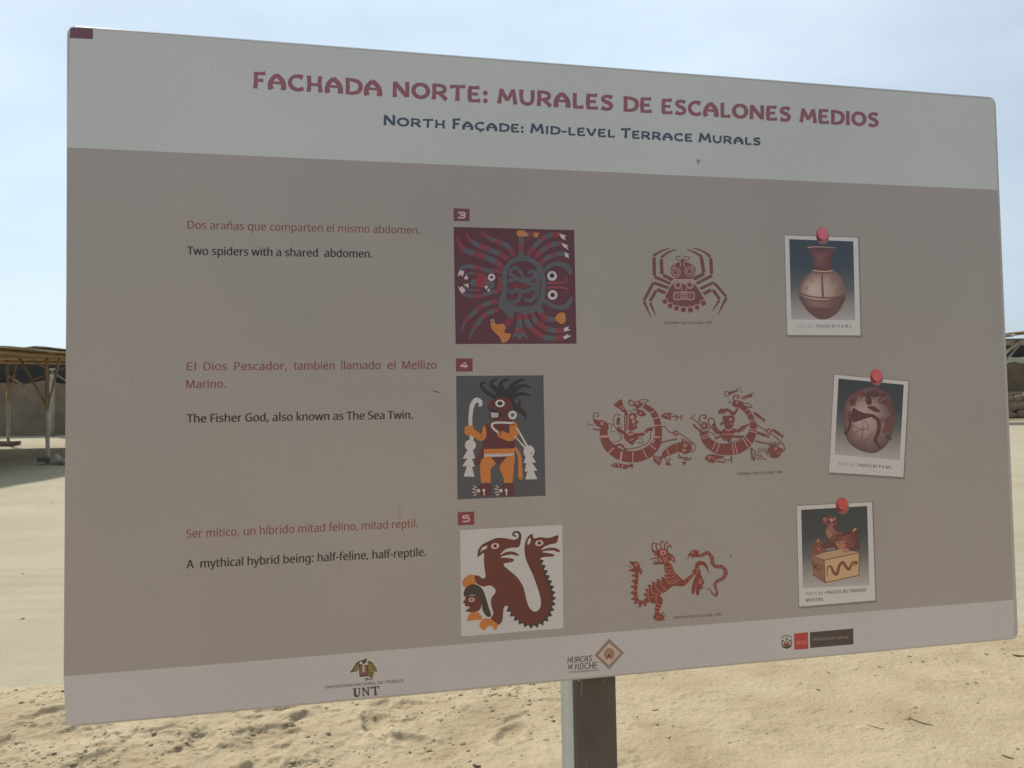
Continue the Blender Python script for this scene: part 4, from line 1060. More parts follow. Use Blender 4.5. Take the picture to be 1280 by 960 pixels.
pr.disc(PU, (490, 372), 122, 96)
pr.stroke(LT, [(392, 345), (420, 300), (462, 285), (462, 335)], 8); pr.stroke(LT, [(590, 345), (560, 300), (500, 285), (500, 335)], 8)
pr.poly(LT, [(410, 453), (572, 450), (576, 459), (406, 462)])
pr.poly(PU, [(405, 462), (575, 455), (710, 660), (700, 700), (660, 690), (610, 706), (500, 722), (400, 704), (345, 668), (300, 650)])
pr.stroke(LT, [(400, 452), (312, 610)], 9); pr.stroke(LT, [(580, 448), (690, 630)], 9)
for c, r in (((416, 390), 1), ((552, 378), 1)): pr.ring(LT, c, 46, 8); pr.ring(LT, c, 25, 9)
pr.poly(LT, [(420, 456), (560, 456), (530, 492), (500, 502), (480, 490)])
for c in ((441, 510), (552, 507)): pr.ring(LT, c, 36, 8); pr.disc(PU, c, 34); pr.ring(LT, c, 26, 9)
pr.stroke(LT, [(470, 545), (482, 560), (475, 575), (520, 575), (512, 560), (522, 545)], 7)
pr.poly(LT, [(400, 590), (420, 574), (500, 580), (580, 574), (602, 592), (598, 640), (575, 655), (500, 650), (420, 655), (396, 640)], True)
pr.poly(PU, [(410, 598), (425, 584), (500, 590), (575, 584), (592, 598), (588, 636), (570, 644), (500, 640), (425, 644), (408, 636)], True)
for q in ([(425, 600), (445, 605), (430, 632)], [(575, 600), (555, 605), (570, 632)], [(455, 600), (545, 600)], [(455, 632), (545, 632)], [(465, 616), (535, 616)]): pr.stroke(LT, q, 7, smooth=False)
for c, r in (((315, 668), 24), ((366, 708), 24), ((426, 732), 24), ((492, 746), 26), ((560, 748), 26), ((624, 724), 23), ((685, 682), 26)): pr.disc(LT, c, r + 9); pr.disc(PU, c, r)
set_text(pr, 'DONNAN Y MC CLELLAND, 1999', pr.px((315, 883)), pr.px((766, 882)), 2.9, (78, 68, 68), .004)
pr.build('spider_drawing', 'small red line drawing of a spider with a face')

# ---------------------------------------------------------------- line drawing: two moon boats
RF = (101, 50, 47)
LT = (143, 110, 104)
pr = Print(720, 475, 7.68)
pr.stroke(RF, [(265, 480), (272, 560), (318, 640), (400, 705), (490, 733), (580, 735), (680, 700), (755, 635), (785, 560), (790, 470), (775, 380), (730, 300), (650, 245)], [76, 80, 98, 108, 110, 110, 108, 95, 74, 68, 64, 58, 45], cap=False)
for a, b, w_ in (((232, 545), (310, 540), 20), ((305, 705), (375, 640), 12), ((425, 780), (440, 690), 20), ((545, 690), (545, 792), 9), ((640, 668), (682, 745), 9), ((700, 615), (768, 668), 9), ((735, 612), (755, 572), 10), ((745, 545), (806, 550), 16), ((752, 437), (825, 440), 14), ((738, 375), (795, 355), 10), ((708, 322), (748, 300), 9)):
    pr.stroke(LT, [a, b], w_, smooth=False, cap=False)
pr.poly(RF, [(165, 375), (210, 385), (262, 388), (305, 420), (312, 470), (285, 492), (235, 485), (235, 460), (200, 440), (175, 412)], True)
pr.disc(LT, (250, 415), 16); pr.disc(RF, (250, 415), 6)
for q, w_ in (([(168, 470), (225, 478)], 14), ([(172, 435), (122, 424), (108, 402)], 5), ([(122, 424), (97, 446)], 5), ([(176, 385), (164, 350), (180, 318), (212, 316), (218, 342), (198, 350)], 9), ([(308, 418), (350, 432), (332, 470)], 7), ([(320, 480), (350, 497), (372, 490)], 6),
              ([(362, 600), (420, 580), (434, 545), (400, 490), (362, 420), (362, 360), (390, 328), (428, 345)], 8), ([(460, 505), (415, 480), (402, 420), (408, 375)], [34, 28, 26, 34]), ([(420, 400), (436, 440), (432, 480)], 6)): pr.stroke(RF, q, w_)
pr.stroke(LT, [(395, 440), (412, 442)], 18, smooth=False)
pr.poly(RF, [(435, 180), (358, 238), (480, 328), (498, 322), (455, 240)]); pr.stroke(LT, [(415, 272), (455, 245)], 7, False); pr.stroke(LT, [(440, 285), (470, 265)], 6, False)
pr.stroke(RF, [(480, 335), (478, 470)], 34)
for yy in range(345, 470, 24): pr.disc(LT, (478, yy), 7)
pr.poly(RF, [(505, 345), (525, 318), (570, 318), (582, 345), (580, 380), (604, 408), (580, 425), (588, 462), (550, 480), (530, 495), (502, 470), (508, 400)], True)
pr.poly(LT, [(520, 345), (550, 335), (560, 370), (525, 375)]); pr.disc(LT, (552, 398), 17); pr.disc(RF, (552, 398), 7); pr.disc(LT, (560, 440), 10, 6)
pr.poly(RF, [(580, 305), (610, 285), (650, 300), (672, 335), (640, 350), (600, 340)], True); pr.disc(LT, (618, 318), 9)
pr.stroke(RF, [(495, 290), (530, 300), (545, 285), (585, 290)], 8)
pr.poly(RF, [(440, 510), (500, 500), (575, 500), (602, 540), (565, 595), (543, 628), (500, 600), (472, 572)], False)
pr.stroke(LT, [(476, 495), (520, 524), (572, 500)], 12); pr.stroke(LT, [(510, 578), (550, 570)], 8)
pr.stroke(RF, [(575, 530), (640, 520), (690, 478), (722, 472)], [34, 30, 30, 36]); pr.stroke(LT, [(645, 488), (662, 512)], 12, False)
pr.stroke(RF, [(365, 640), (425, 622), (478, 665)], 22); pr.stroke(RF, [(480, 665), (600, 645), (690, 600), (715, 550), (712, 500)], 8); pr.stroke(LT, [(450, 520), (462, 590), (468, 650)], 8)
pr.stroke(RF, [(575, 575), (625, 560), (640, 605), (585, 600)], 7)
pr.poly(RF, [(545, 235), (570, 205), (610, 205), (640, 230), (625, 255), (590, 275), (565, 255)], True); pr.disc(LT, (587, 224), 14); pr.disc(RF, (587, 224), 6)
for q, w_ in (([(550, 250), (512, 232), (506, 205), (528, 192), (542, 210)], 11), ([(605, 205), (630, 188), (695, 196), (655, 222), (630, 225)], 7), ([(575, 270), (600, 290)], 9)): pr.stroke(RF, q, w_)
pr.poly(RF, [(812, 345), (850, 315), (920, 318), (905, 345), (915, 385), (880, 378), (840, 368)]); pr.disc(LT, (858, 338), 8); pr.stroke(LT, [(880, 325), (890, 372)], 6, False)
for q, w_ in (([(915, 350), (1018, 358)], 9), ([(945, 335), (975, 350), (960, 385)], 10), ([(1000, 345), (1026, 340)], 6), ([(1004, 362), (1022, 392)], 6)): pr.stroke(RF, q, w_, False)
pr.stroke(RF, [(735, 452), (845, 445), (890, 495), (955, 510), (1020, 530), (1090, 580), (1145, 625), (1130, 680), (1075, 692)], 8); pr.disc(RF, (957, 510), 26); pr.stroke(LT, [(945, 498), (970, 524)], 7, False); pr.stroke(LT, [(970, 496), (945, 524)], 7, False)
pr.poly(RF, [(820, 745), (838, 685), (900, 635), (980, 602), (1060, 600), (1112, 640), (1098, 690), (1045, 712), (990, 692), (900, 722), (850, 742)], True)
pr.poly(RF, [(735, 720), (820, 738), (832, 745), (802, 822), (750, 785)])
for q in ([(750, 735), (800, 790)], [(770, 730), (808, 770)]): pr.stroke(LT, q, 6, False)
pr.stroke(RF, [(812, 612), (880, 585), (970, 572)], 6)
for i in range(10): x = 820 + i * 16; pr.stroke(RF, [(x, 606 - i * 4), (x - 6, 586 - i * 3)], 7, False)
pr.disc(LT, (1047, 627), 19); pr.disc(RF, (1047, 627), 9); pr.disc(LT, (1035, 675), 18, 14); pr.disc(RF, (1037, 677), 8); pr.stroke(LT, [(865, 655), (892, 718)], 9, False)
for yy in (625, 655, 688): pr.disc(LT, (966, yy), 6)
for i in range(6): pr.stroke(RF, [(1020 + i * 18, 600 + i * 5), (1018 + i * 20, 562 + i * 9)], 10, False)
for q, w_ in (([(845, 745), (890, 775), (903, 745)], 8), ([(985, 710), (1000, 735)], 8), ([(1040, 765), (1085, 765), (1103, 745)], 12), ([(985, 745), (1070, 748)], 14)): pr.stroke(RF, q, w_)
pr.poly(RF, [(862, 785), (890, 785), (918, 818), (860, 820)]); pr.poly(RF, [(1013, 785), (1062, 783), (1036, 824)])
pr.poly(RF, [(330, 822), (368, 797), (440, 802), (500, 820), (545, 795), (552, 845), (500, 832), (480, 862), (430, 843), (368, 840)]); pr.disc(LT, (368, 816), 7); pr.stroke(LT, [(405, 802), (412, 838)], 8, False); pr.stroke(LT, [(450, 812), (440, 850)], 8, False)
# second boat
pr.at(850, 475, 7.68)
pr.stroke(RF, [(222, 495), (252, 575), (310, 632), (385, 662), (470, 664), (560, 650), (635, 603), (682, 540), (703, 460), (690, 380), (650, 310), (585, 255)], [74, 84, 95, 105, 112, 108, 102, 84, 62, 52, 46, 36], cap=False)
for a, b, w_ in (((200, 545), (270, 522), 7), ((212, 566), (285, 538), 7), ((310, 668), (345, 590), 8), ((348, 698), (378, 602), 9), ((500, 608), (515, 712), 9), ((524, 606), (548, 704), 9), ((605, 560), (652, 645), 9), ((622, 545), (684, 615), 9), ((668, 468), (736, 480), 8), ((664, 490), (732, 504), 8), ((664, 402), (724, 396), 6), ((662, 385), (718, 378), 6), ((645, 335), (680, 318), 6), ((620, 300), (650, 282), 6)):
    pr.stroke(LT, [a, b], w_, smooth=False, cap=False)
for q, w_ in (([(130, 430), (165, 465), (200, 490)], [18, 16, 20]), ([(160, 398), (212, 455)], 9), ([(195, 400), (182, 372), (208, 338), (246, 340), (246, 366), (226, 362)], 10), ([(158, 402), (118, 356), (150, 325)], 6), ([(118, 356), (88, 376)], 6), ([(255, 450), (285, 462), (262, 495)], 8), ([(270, 500), (310, 512), (335, 545)], 7),
              ([(345, 470), (325, 385), (290, 368), (268, 395), (300, 455), (350, 520)], 9), ([(385, 510), (345, 480), (325, 430)], [34, 28, 34]), ([(330, 440), (375, 480)], 6)): pr.stroke(RF, q, w_)
pr.disc(RF, (232, 440), 36); pr.disc(LT, (228, 436), 17); pr.disc(RF, (228, 436), 10)
pr.poly(RF, [(368, 320), (378, 285), (410, 274), (440, 295), (430, 318)], True); pr.stroke(RF, [(445, 285), (480, 300), (515, 325), (552, 275)], [26, 24, 26, 14]); pr.stroke(LT, [(410, 340), (470, 335)], 8, False)
pr.poly(RF, [(408, 352), (450, 345), (505, 342), (526, 378), (514, 405), (505, 450), (470, 462), (432, 450), (420, 400)], True); pr.disc(LT, (484, 378), 15); pr.disc(RF, (484, 378), 6); pr.disc(LT, (490, 418), 8, 6); pr.poly(RF, [(380, 425), (405, 395), (420, 410), (400, 440)])
pr.poly(RF, [(385, 525), (400, 490), (430, 455), (500, 462), (575, 480), (560, 495), (520, 500), (505, 545), (480, 600), (455, 600), (440, 550), (395, 545)])
pr.stroke(LT, [(422, 462), (462, 484), (504, 468)], 9); pr.stroke(LT, [(395, 522), (520, 520)], 6, False)
pr.stroke(RF, [(560, 490), (600, 455), (665, 425)], [16, 26, 9]); pr.stroke(RF, [(550, 505), (600, 485), (630, 450)], 7)
pr.stroke(RF, [(340, 562), (395, 543), (430, 575)], 18); pr.stroke(RF, [(500, 540), (560, 545), (612, 540)], [14, 26, 12]); pr.stroke(RF, [(480, 600), (560, 580), (612, 530)], 7)
pr.stroke(RF, [(728, 422), (790, 465), (850, 500), (930, 560), (990, 620), (1000, 672), (960, 700)], 8); pr.disc(RF, (852, 492), 27); pr.stroke(LT, [(840, 480), (865, 506)], 8, False); pr.stroke(LT, [(866, 478), (840, 506)], 8, False)
pr.poly(RF, [(508, 215), (530, 195), (570, 200), (610, 225), (590, 260), (540, 262), (505, 245)], True); pr.disc(LT, (545, 215), 12); pr.disc(RF, (545, 215), 6)
for q, w_ in (([(520, 205), (512, 165), (540, 144), (566, 160), (548, 176)], 10), ([(505, 218), (478, 210), (458, 220)], 6), ([(478, 210), (476, 192)], 5), ([(600, 232), (650, 225), (690, 262), (625, 262)], 7), ([(600, 250), (640, 255)], 10)): pr.stroke(RF, q, w_)
pr.ring(RF, (448, 132), 22, 7); pr.stroke(RF, [(475, 128), (560, 100)], [22, 9]); pr.poly(RF, [(588, 180), (600, 155), (640, 150), (690, 130), (692, 160), (645, 170), (615, 185)]); pr.disc(LT, (612, 168), 7)
for a in ((500, 90), (540, 75), (575, 65), (585, 100), (665, 128), (700, 115)): pr.stroke(RF, [a, (a[0] + 6, a[1] + 22)], 5, False)
for a, b in (((715, 318), (812, 392)), ((897, 482), (988, 545)), ((748, 508), (855, 545))): pr.stroke(RF, [a, ((a[0] + b[0]) / 2, (a[1] + b[1]) / 2), b], [22, 26, 6]); pr.stroke(RF, [(b[0] - 12, b[1] + 18), (b[0] + 4, b[1] - 22)], 6, False)
pr.poly(RF, [(233, 755), (262, 722), (300, 712), (362, 722), (425, 735), (420, 752), (330, 758), (320, 805), (296, 785), (268, 796), (278, 775), (246, 770)]); pr.disc(LT, (282, 744), 15); pr.disc(RF, (282, 744), 7); pr.stroke(LT, [(318, 728), (320, 765)], 6, False)
for q, w_ in (([(325, 775), (428, 790)], 12), ([(425, 765), (492, 770)], 8), ([(490, 735), (496, 788)], 10)): pr.stroke(RF, q, w_, False)
pr.poly(RF, [(852, 690), (868, 642), (902, 630), (955, 648), (988, 664), (962, 690), (965, 712), (930, 745), (880, 742)], True); pr.disc(LT, (915, 660), 14); pr.disc(RF, (915, 660), 6); pr.stroke(LT, [(925, 702), (960, 695)], 6, False)
for i in range(6): pr.stroke(RF, [(862 + i * 18, 640 - 3 * i), (852 + i * 19, 604 - (i % 2) * 10)], 8, False)
for i in range(46):
    x = 735 + random.random() * 120; y = 655 + random.random() * 110; pr.stroke(RF, [(x, y), (x + 12, y + random.uniform(-8, 8))], 6, False)
pr.stroke(RF, [(680, 655), (690, 712), (708, 772)], 9); pr.stroke(RF, [(682, 650), (722, 700), (712, 768)], 7)
for i in range(9): pr.stroke(RF, [(674 + i, 660 + i * 12), (684 + i, 664 + i * 12)], 6, False); pr.stroke(RF, [(725 + i * 15, 582 + i * 3), (730 + i * 15, 598 + i * 3)], 7, False)
pr.stroke(RF, [(722, 582), (850, 612)], 5, False)
set_text(pr, 'DONNAN Y MC CLELLAND, 1999', pr.px((548, 912)), pr.px((981, 894)), 2.9, (78, 66, 64), .004)
pr.build('boat_drawing', 'small red line drawing of two figures in crescent boats with fish')

# ---------------------------------------------------------------- line drawing: crested beast
RF = (102, 42, 37); LT = (143, 92, 85)
pr = Print(770, 665, 8)
pr.stroke(RF, [(212, 400), (206, 470), (196, 560), (196, 640), (222, 695), (268, 704), (318, 676)], [32, 36, 38, 40, 42, 44, 50], cap=False)
for c in ((160, 435), (158, 492), (150, 548), (148, 608), (155, 668), (182, 715), (230, 748), (285, 740), (280, 620), (295, 572), (322, 530), (362, 500), (408, 475), (455, 455), (485, 430), (490, 388), (482, 350)):
    ang = math.atan2(c[1] - 560, c[0] - 400) if c[1] > 700 else math.pi if c[0] < 200 else math.radians(215)
    p = np.array(c, float); d = np.array([math.cos(ang), math.sin(ang)]); e = np.array([-d[1], d[0]])
    pr.poly(RF, [p + d * 10, p - d * 20 + e * 18, p - d * 34, p - d * 20 - e * 18])
pr.poly(RF, [(300, 645), (306, 590), (350, 535), (420, 492), (490, 465), (520, 440), (502, 400), (484, 345), (478, 318), (540, 300), (568, 350), (592, 412), (640, 450), (668, 482), (700, 465), (762, 412), (780, 432), (735, 490), (690, 538), (650, 545), (600, 535), (556, 545), (500, 600), (430, 628), (472, 672), (462, 720), (432, 790), (440, 820), (382, 820), (390, 750), (400, 718), (345, 712), (310, 690)], False)
for q in ([(178, 462), (232, 466)], [(172, 530), (222, 530)], [(172, 592), (220, 590)], [(176, 655), (222, 640)], [(215, 720), (232, 672)], [(272, 728), (268, 682)], [(325, 560), (320, 640), (345, 700)], [(352, 535), (362, 600), (430, 632)], [(395, 505), (405, 570), (465, 612)], [(445, 485), (460, 545), (515, 590)],
          [(495, 465), (530, 495), (590, 480), (612, 445)], [(500, 440), (545, 462), (600, 425)], [(505, 415), (550, 415), (592, 395)], [(492, 382), (530, 392), (580, 368)], [(480, 350), (520, 355), (568, 330)], [(510, 505), (560, 520), (610, 495), (650, 460)], [(690, 475), (706, 520)], [(715, 455), (735, 488)], [(740, 435), (760, 462)], [(400, 640), (402, 712)], [(345, 650), (385, 640)], [(408, 718), (455, 735)], [(392, 755), (445, 765)], [(388, 790), (438, 798)]):
    pr.stroke(LT, q, 6, cap=False)
pr.poly(RF, [(355, 172), (400, 192), (430, 172), (480, 165), (515, 185), (532, 215), (575, 232), (602, 312), (570, 300), (545, 275), (535, 300), (500, 322), (365, 328), (360, 310), (440, 305), (468, 292), (445, 270), (400, 245), (368, 215)])
pr.disc(LT, (470, 205), 32, 28); pr.disc(RF, (470, 205), 11); pr.poly(LT, [(548, 240), (570, 262), (585, 292), (560, 278)]); pr.stroke(LT, [(445, 235), (490, 262), (520, 240)], 8)
for q in ([(475, 265), (495, 305)], [(500, 262), (520, 295)], [(375, 205), (385, 235)], [(400, 228), (405, 250)]): pr.stroke(LT, q, 10, False)
for q in ([(368, 190), (358, 145), (368, 115), (388, 112)], [(412, 185), (400, 140), (408, 118), (425, 122)], [(455, 172), (446, 120), (462, 92), (476, 105)], [(488, 175), (488, 125), (506, 100), (516, 112)], [(512, 185), (518, 145), (542, 132), (550, 155)], [(442, 292), (400, 262), (352, 270)], [(380, 295), (430, 300)]): pr.stroke(RF, q, 11)
pr.poly(RF, [(136, 288), (165, 300), (200, 292), (230, 312), (240, 350), (232, 390), (205, 408), (120, 388), (124, 376), (165, 372), (178, 352), (140, 312)]); pr.disc(LT, (202, 326), 15); pr.disc(RF, (202, 326), 6); pr.poly(RF, [(232, 345), (264, 380), (256, 432), (232, 405)]); pr.poly(LT, [(240, 368), (252, 385), (250, 408)]); pr.stroke(RF, [(165, 365), (115, 330)], 5, False)
pr.poly(RF, [(365, 860), (385, 815), (432, 812), (455, 825), (495, 842), (470, 856), (495, 882), (462, 880), (455, 890), (395, 886), (385, 868)]); 
for q in ([(455, 825), (465, 805), (480, 810)], [(470, 845), (490, 835)]): pr.stroke(RF, q, 8)
for c in ((405, 835), (425, 850), (440, 838), (410, 862)): pr.stroke(LT, [c, (c[0] + 6, c[1] + 14)], 5, False)
pr.disc(RF, (795, 398), 32); pr.poly(RF, [(785, 365), (792, 312), (838, 285), (888, 298), (922, 350), (928, 428), (905, 362), (870, 328), (832, 332), (828, 360)], False)
pr.poly(RF, [(760, 540), (785, 455), (808, 430), (800, 370), (845, 365), (845, 430), (865, 455), (872, 485), (888, 512), (866, 520), (872, 545), (866, 568), (835, 575), (830, 632), (795, 632), (800, 560), (782, 610), (752, 632)])
pr.disc(LT, (841, 500), 17); pr.disc(RF, (841, 500), 8); pr.stroke(LT, [(815, 472), (862, 468)], 6, False); pr.stroke(LT, [(800, 520), (796, 560), (785, 600)], 5); pr.stroke(LT, [(805, 372), (815, 400), (800, 420)], 7); pr.disc(LT, (858, 545), 8, 5)
sn = [(800, 238), (860, 232), (912, 208), (955, 250), (965, 315), (1002, 345), (1060, 350), (1098, 402), (1070, 462), (1018, 488), (988, 530), (1008, 595), (1000, 638), (958, 608), (935, 568), (912, 572)]
pr.stroke(RF, sn, [26, 32, 34, 34, 34, 34, 34, 36, 34, 30, 26, 22, 16, 12, 9, 8])
cs = catmull(sn, False, 6)
for i in range(4, 66, 4): pr.stroke(LT, [cs[i], cs[i + 2]], 7, False)
pr.poly(RF, [(712, 238), (728, 215), (748, 200), (760, 180), (800, 178), (842, 190), (820, 212), (806, 242), (790, 232), (755, 278), (765, 238)]); pr.disc(LT, (768, 205), 13); pr.disc(RF, (768, 205), 5); pr.stroke(LT, [(800, 190), (825, 192)], 7, False); pr.stroke(RF, [(735, 245), (705, 268)], 5, False)
set_text(pr, 'DONNAN Y MC CLELLAND, 1999', pr.px((575, 868)), pr.px((1052, 834)), 2.9, (80, 66, 62), .004)
pr.build('beast_drawing', 'small red line drawing of a crested beast holding a trophy head and a snake')

# ---------------------------------------------------------------- three printed snapshots
def card(pr, q, im, sh_):
    c = np.mean(np.array(q), axis=0)
    f = field_rgb_for(pr.px(c)[1])
    for k, e in ((22, .93), (15, .86), (8, .78)):
        pr.poly(tuple(v * e for v in f), [(x + (k if i in (1, 2) else -k * .5) * .6, y + (k if i in (2, 3) else -k * .3)) for i, (x, y) in enumerate(q)])
    pr.poly((156, 157, 154) if sh_ else (155, 154, 151), q)
    d = (46, 56, 66) if sh_ == 1 else (44, 48, 50)
    b = (134, 131, 129)
    pr.quadgrad(im, [(0, d), (.35, tuple(v * 1.08 for v in d)), (.6, (78, 80, 82)), (.85, (116, 113, 111)), (1, b)])
def pin(pr, c, col):
    hi = tuple(min(255, v * 1.18) for v in col); dk = tuple(v * .55 for v in col)
    pr.disc(tuple(v * .8 for v in (120, 112, 108)), (c[0] + 8, c[1] + 10), 46, 60)
    pr.disc(col, c, 47, 62); pr.disc(dk, (c[0] - 14, c[1] + 12), 28, 34); pr.disc(hi, (c[0] + 8, c[1] - 14), 38, 46)
pr = Print(970, 275, 6.19)
card(pr, [(66, 118), (634, 137), (655, 893), (87, 890)], [(102, 148), (598, 165), (612, 775), (118, 770)], 1)
body = [(290, 392), (436, 392), (500, 440), (542, 540), (528, 630), (470, 720), (400, 764), (330, 765), (262, 722), (200, 640), (174, 560), (205, 465)]
pr.glow(body, (280, 540), (154, 138, 128), (100, 76, 72))
pr.glow([(180, 590), (270, 612), (360, 620), (460, 614), (538, 590), (522, 640), (470, 720), (400, 764), (330, 765), (262, 722), (200, 640)], (300, 640), (124, 94, 90), (78, 54, 55))
pr.poly((92, 62, 62), [(222, 668), (300, 676), (420, 680), (505, 668), (470, 722), (400, 764), (330, 765), (262, 722)], True)
pr.stroke((98, 70, 60), [(357, 400), (358, 500), (364, 602)], [12, 16, 18]); pr.stroke((98, 70, 60), [(180, 568), (270, 593), (360, 602), (460, 597), (540, 570)], 12, cap=False); pr.stroke((100, 66, 62), [(286, 402), (360, 408), (440, 402)], 7)
for q in ([(240, 445), (268, 450), (285, 470), (262, 482)], [(205, 520), (235, 530), (245, 508), (232, 548)], [(425, 445), (438, 495), (450, 455)], [(470, 525), (455, 550), (470, 575), (478, 545), (500, 535), (520, 545)]): pr.stroke((112, 88, 74), q, 6)
pr.glow([(244, 212), (350, 220), (462, 214), (434, 290), (428, 340), (438, 390), (360, 396), (284, 390), (290, 320), (272, 270)], (330, 290), (106, 68, 68), (74, 46, 50), smooth=False)
pr.stroke((146, 112, 106), [(246, 213), (300, 208), (380, 210), (462, 216)], [10, 7, 6, 4]); pr.stroke((150, 122, 112), [(288, 390), (360, 398), (438, 392)], 9)
pin(pr, (355, 120), (142, 72, 82))
set_text(pr, 'FOTO 56 /', pr.px((160, 836)), pr.px((302, 833)), 3.7, (112, 110, 110), .0, 1.1); set_text(pr, 'PHOTO BY P.A.M.L.', pr.px((316, 834)), pr.px((592, 832)), 3.7, (62, 62, 64), .01, 1.1)
pr.build('vase_photograph_print', 'printed snapshot of a long necked clay jar under a red pin')

pr = Print(1025, 455, 6.19)
card(pr, [(110, 82), (684, 135), (645, 875), (70, 838)], [(143, 112), (648, 160), (617, 745), (113, 700)], 0)
pr.glow([(280, 212), (385, 178), (480, 195), (555, 270), (582, 380), (572, 500), (520, 620), (440, 682), (370, 686), (280, 655), (212, 590), (184, 480), (180, 360), (208, 270)], (310, 400), (146, 124, 118), (76, 58, 57))
M2 = (70, 40, 42)
for q in ([(225, 300), (250, 262), (290, 250), (275, 300), (240, 330)], [(480, 300), (520, 270), (556, 330), (560, 400), (530, 380), (515, 330)], [(400, 215), (440, 195), (490, 215), (520, 250), (480, 262), (430, 240)], [(500, 440), (545, 400), (570, 440), (560, 500), (520, 520)], [(215, 380), (238, 360), (232, 420), (212, 450)]): pr.poly((84, 54, 54), q, True)
for q in ([(262, 350), (300, 362), (345, 380), (420, 388), (395, 410), (330, 430), (262, 452), (250, 420)], [(355, 225), (420, 205), (460, 235), (420, 262), (395, 250), (400, 285), (360, 290)], [(365, 335), (415, 325), (465, 365), (430, 372)], [(222, 280), (262, 275), (275, 320), (250, 310)], [(350, 285), (385, 280), (405, 300), (375, 318)]): pr.poly(M2, q, True)
pr.stroke((92, 46, 46), [(230, 245), (290, 225), (350, 235), (300, 260)], [8, 30, 20, 6]); pr.stroke(M2, [(262, 350), (240, 420), (228, 490), (202, 535)], [22, 22, 22, 30]); pr.stroke(M2, [(405, 400), (452, 440), (452, 520), (428, 590), (462, 640)], [24, 30, 30, 30, 22])
for i in range(8): pr.stroke((150, 120, 112), [(300 + i * 16, 345 + i * 4), (302 + i * 16, 362 + i * 4)], 7, False)
for q in ([(325, 430), (330, 500), (280, 490), (250, 465)], [(330, 500), (325, 570), (300, 625), (330, 645)], [(345, 432), (375, 500), (330, 500)], [(415, 520), (345, 610), (335, 640)], [(250, 470), (240, 560), (215, 580)], [(250, 540), (310, 510), (375, 505)], [(490, 320), (540, 330), (560, 400)], [(520, 400), (545, 440), (540, 520)], [(200, 300), (195, 370), (210, 420)]): pr.stroke((96, 56, 54), q, 5)
pr.ring(M2, (468, 285), 15, 8); pr.ring(M2, (480, 432), 14, 6); pr.disc((96, 56, 46), (505, 510), 22, 26); pr.stroke(M2, [(490, 300), (530, 260)], 10, False); pr.stroke(M2, [(480, 240), (505, 235)], 18, False); pr.stroke(M2, [(540, 290), (568, 340), (570, 400)], 12); pr.stroke(M2, [(520, 560), (545, 580)], 18, False)
pin(pr, (433, 100), (142, 62, 66))
set_text(pr, 'FOTO 56 /', pr.px((143, 782)), pr.px((285, 793)), 3.7, (110, 106, 104), .0, 1.1); set_text(pr, 'PHOTO BY P.A.M.L.', pr.px((298, 794)), pr.px((565, 812)), 3.7, (60, 58, 58), .01, 1.1)
pr.build('round_jar_photograph_print', 'tilted printed snapshot of a round painted jar under a red pin')

pr = Print(985, 615, 6.19)
card(pr, [(67, 108), (650, 78), (677, 838), (87, 887)], [(102, 138), (612, 108), (630, 720), (115, 745)], 0)
S1, S2, S3 = (112, 58, 52), (84, 42, 40), (142, 92, 80)
pr.poly((138, 116, 90), [(180, 488), (420, 440), (552, 468), (275, 530)]); pr.poly((150, 126, 94), [(275, 530), (552, 468), (549, 645), (285, 702)]); pr.poly((116, 86, 70), [(180, 488), (275, 530), (285, 702), (195, 640)])
for q in ([(180, 490), (275, 528)], [(275, 528), (552, 470)], [(279, 530), (288, 700)], [(195, 640), (287, 702)], [(287, 702), (549, 645)], [(551, 470), (549, 645)]): pr.stroke((104, 52, 40), q, 7, False)
pr.stroke((104, 58, 42), [(305, 655), (305, 590), (330, 575), (352, 620), (378, 634), (398, 570), (425, 545), (450, 580), (475, 598), (495, 550), (528, 545)], [5, 10, 16, 24, 24, 24, 24, 24, 20, 16, 26]); pr.stroke((104, 58, 42), [(500, 570), (530, 560)], 7, False)
pr.stroke((98, 50, 40), [(190, 540), (205, 590), (215, 560), (232, 605), (258, 580)], 12); pr.stroke((98, 50, 40), [(230, 565), (252, 560)], 9, False)
pr.stroke((140, 130, 122), [(270, 448), (330, 440), (400, 435)], 5)
pr.poly(S1, [(190, 485), (195, 410), (222, 370), (262, 385), (275, 430), (300, 455), (262, 475), (225, 488)], True); pr.poly(S2, [(262, 405), (330, 385), (390, 395), (400, 430), (340, 425), (275, 438)], True)
pr.glow([(290, 280), (345, 300), (400, 310), (470, 325), (500, 290), (530, 300), (545, 360), (556, 430), (520, 455), (440, 450), (420, 410), (340, 398), (318, 345)], (400, 350), (116, 62, 58), (70, 34, 36))
pr.glow([(266, 208), (290, 186), (320, 188), (332, 158), (342, 188), (368, 200), (380, 250), (366, 292), (420, 320), (400, 400), (330, 400), (296, 350), (290, 285), (300, 262), (272, 238)], (330, 255), (126, 78, 72), (78, 42, 40)); pr.poly((128, 90, 80), [(292, 290), (345, 312), (330, 352), (304, 345)], True)
pr.poly((58, 32, 32), [(300, 236), (318, 226), (330, 240), (316, 252)], True); pr.poly((150, 116, 104), [(322, 208), (350, 214), (345, 228), (326, 224)], True); pr.stroke((58, 32, 32), [(350, 268), (374, 262)], 7); pr.disc((134, 84, 76), (284, 212), 14); pr.disc((134, 84, 76), (360, 205), 12)
pr.poly(S3, [(370, 385), (430, 378), (442, 420), (400, 445), (380, 420)], True); pr.poly(S2, [(300, 215), (330, 222), (322, 250), (302, 240)]); pr.poly(S2, [(345, 222), (362, 228), (360, 245), (342, 245)]); pr.stroke((150, 120, 100), [(225, 380), (238, 366)], 10); pr.stroke((150, 112, 92), [(505, 300), (525, 282)], 14); pr.poly(S3, [(420, 455), (440, 432), (470, 440), (480, 462), (440, 468)], True)
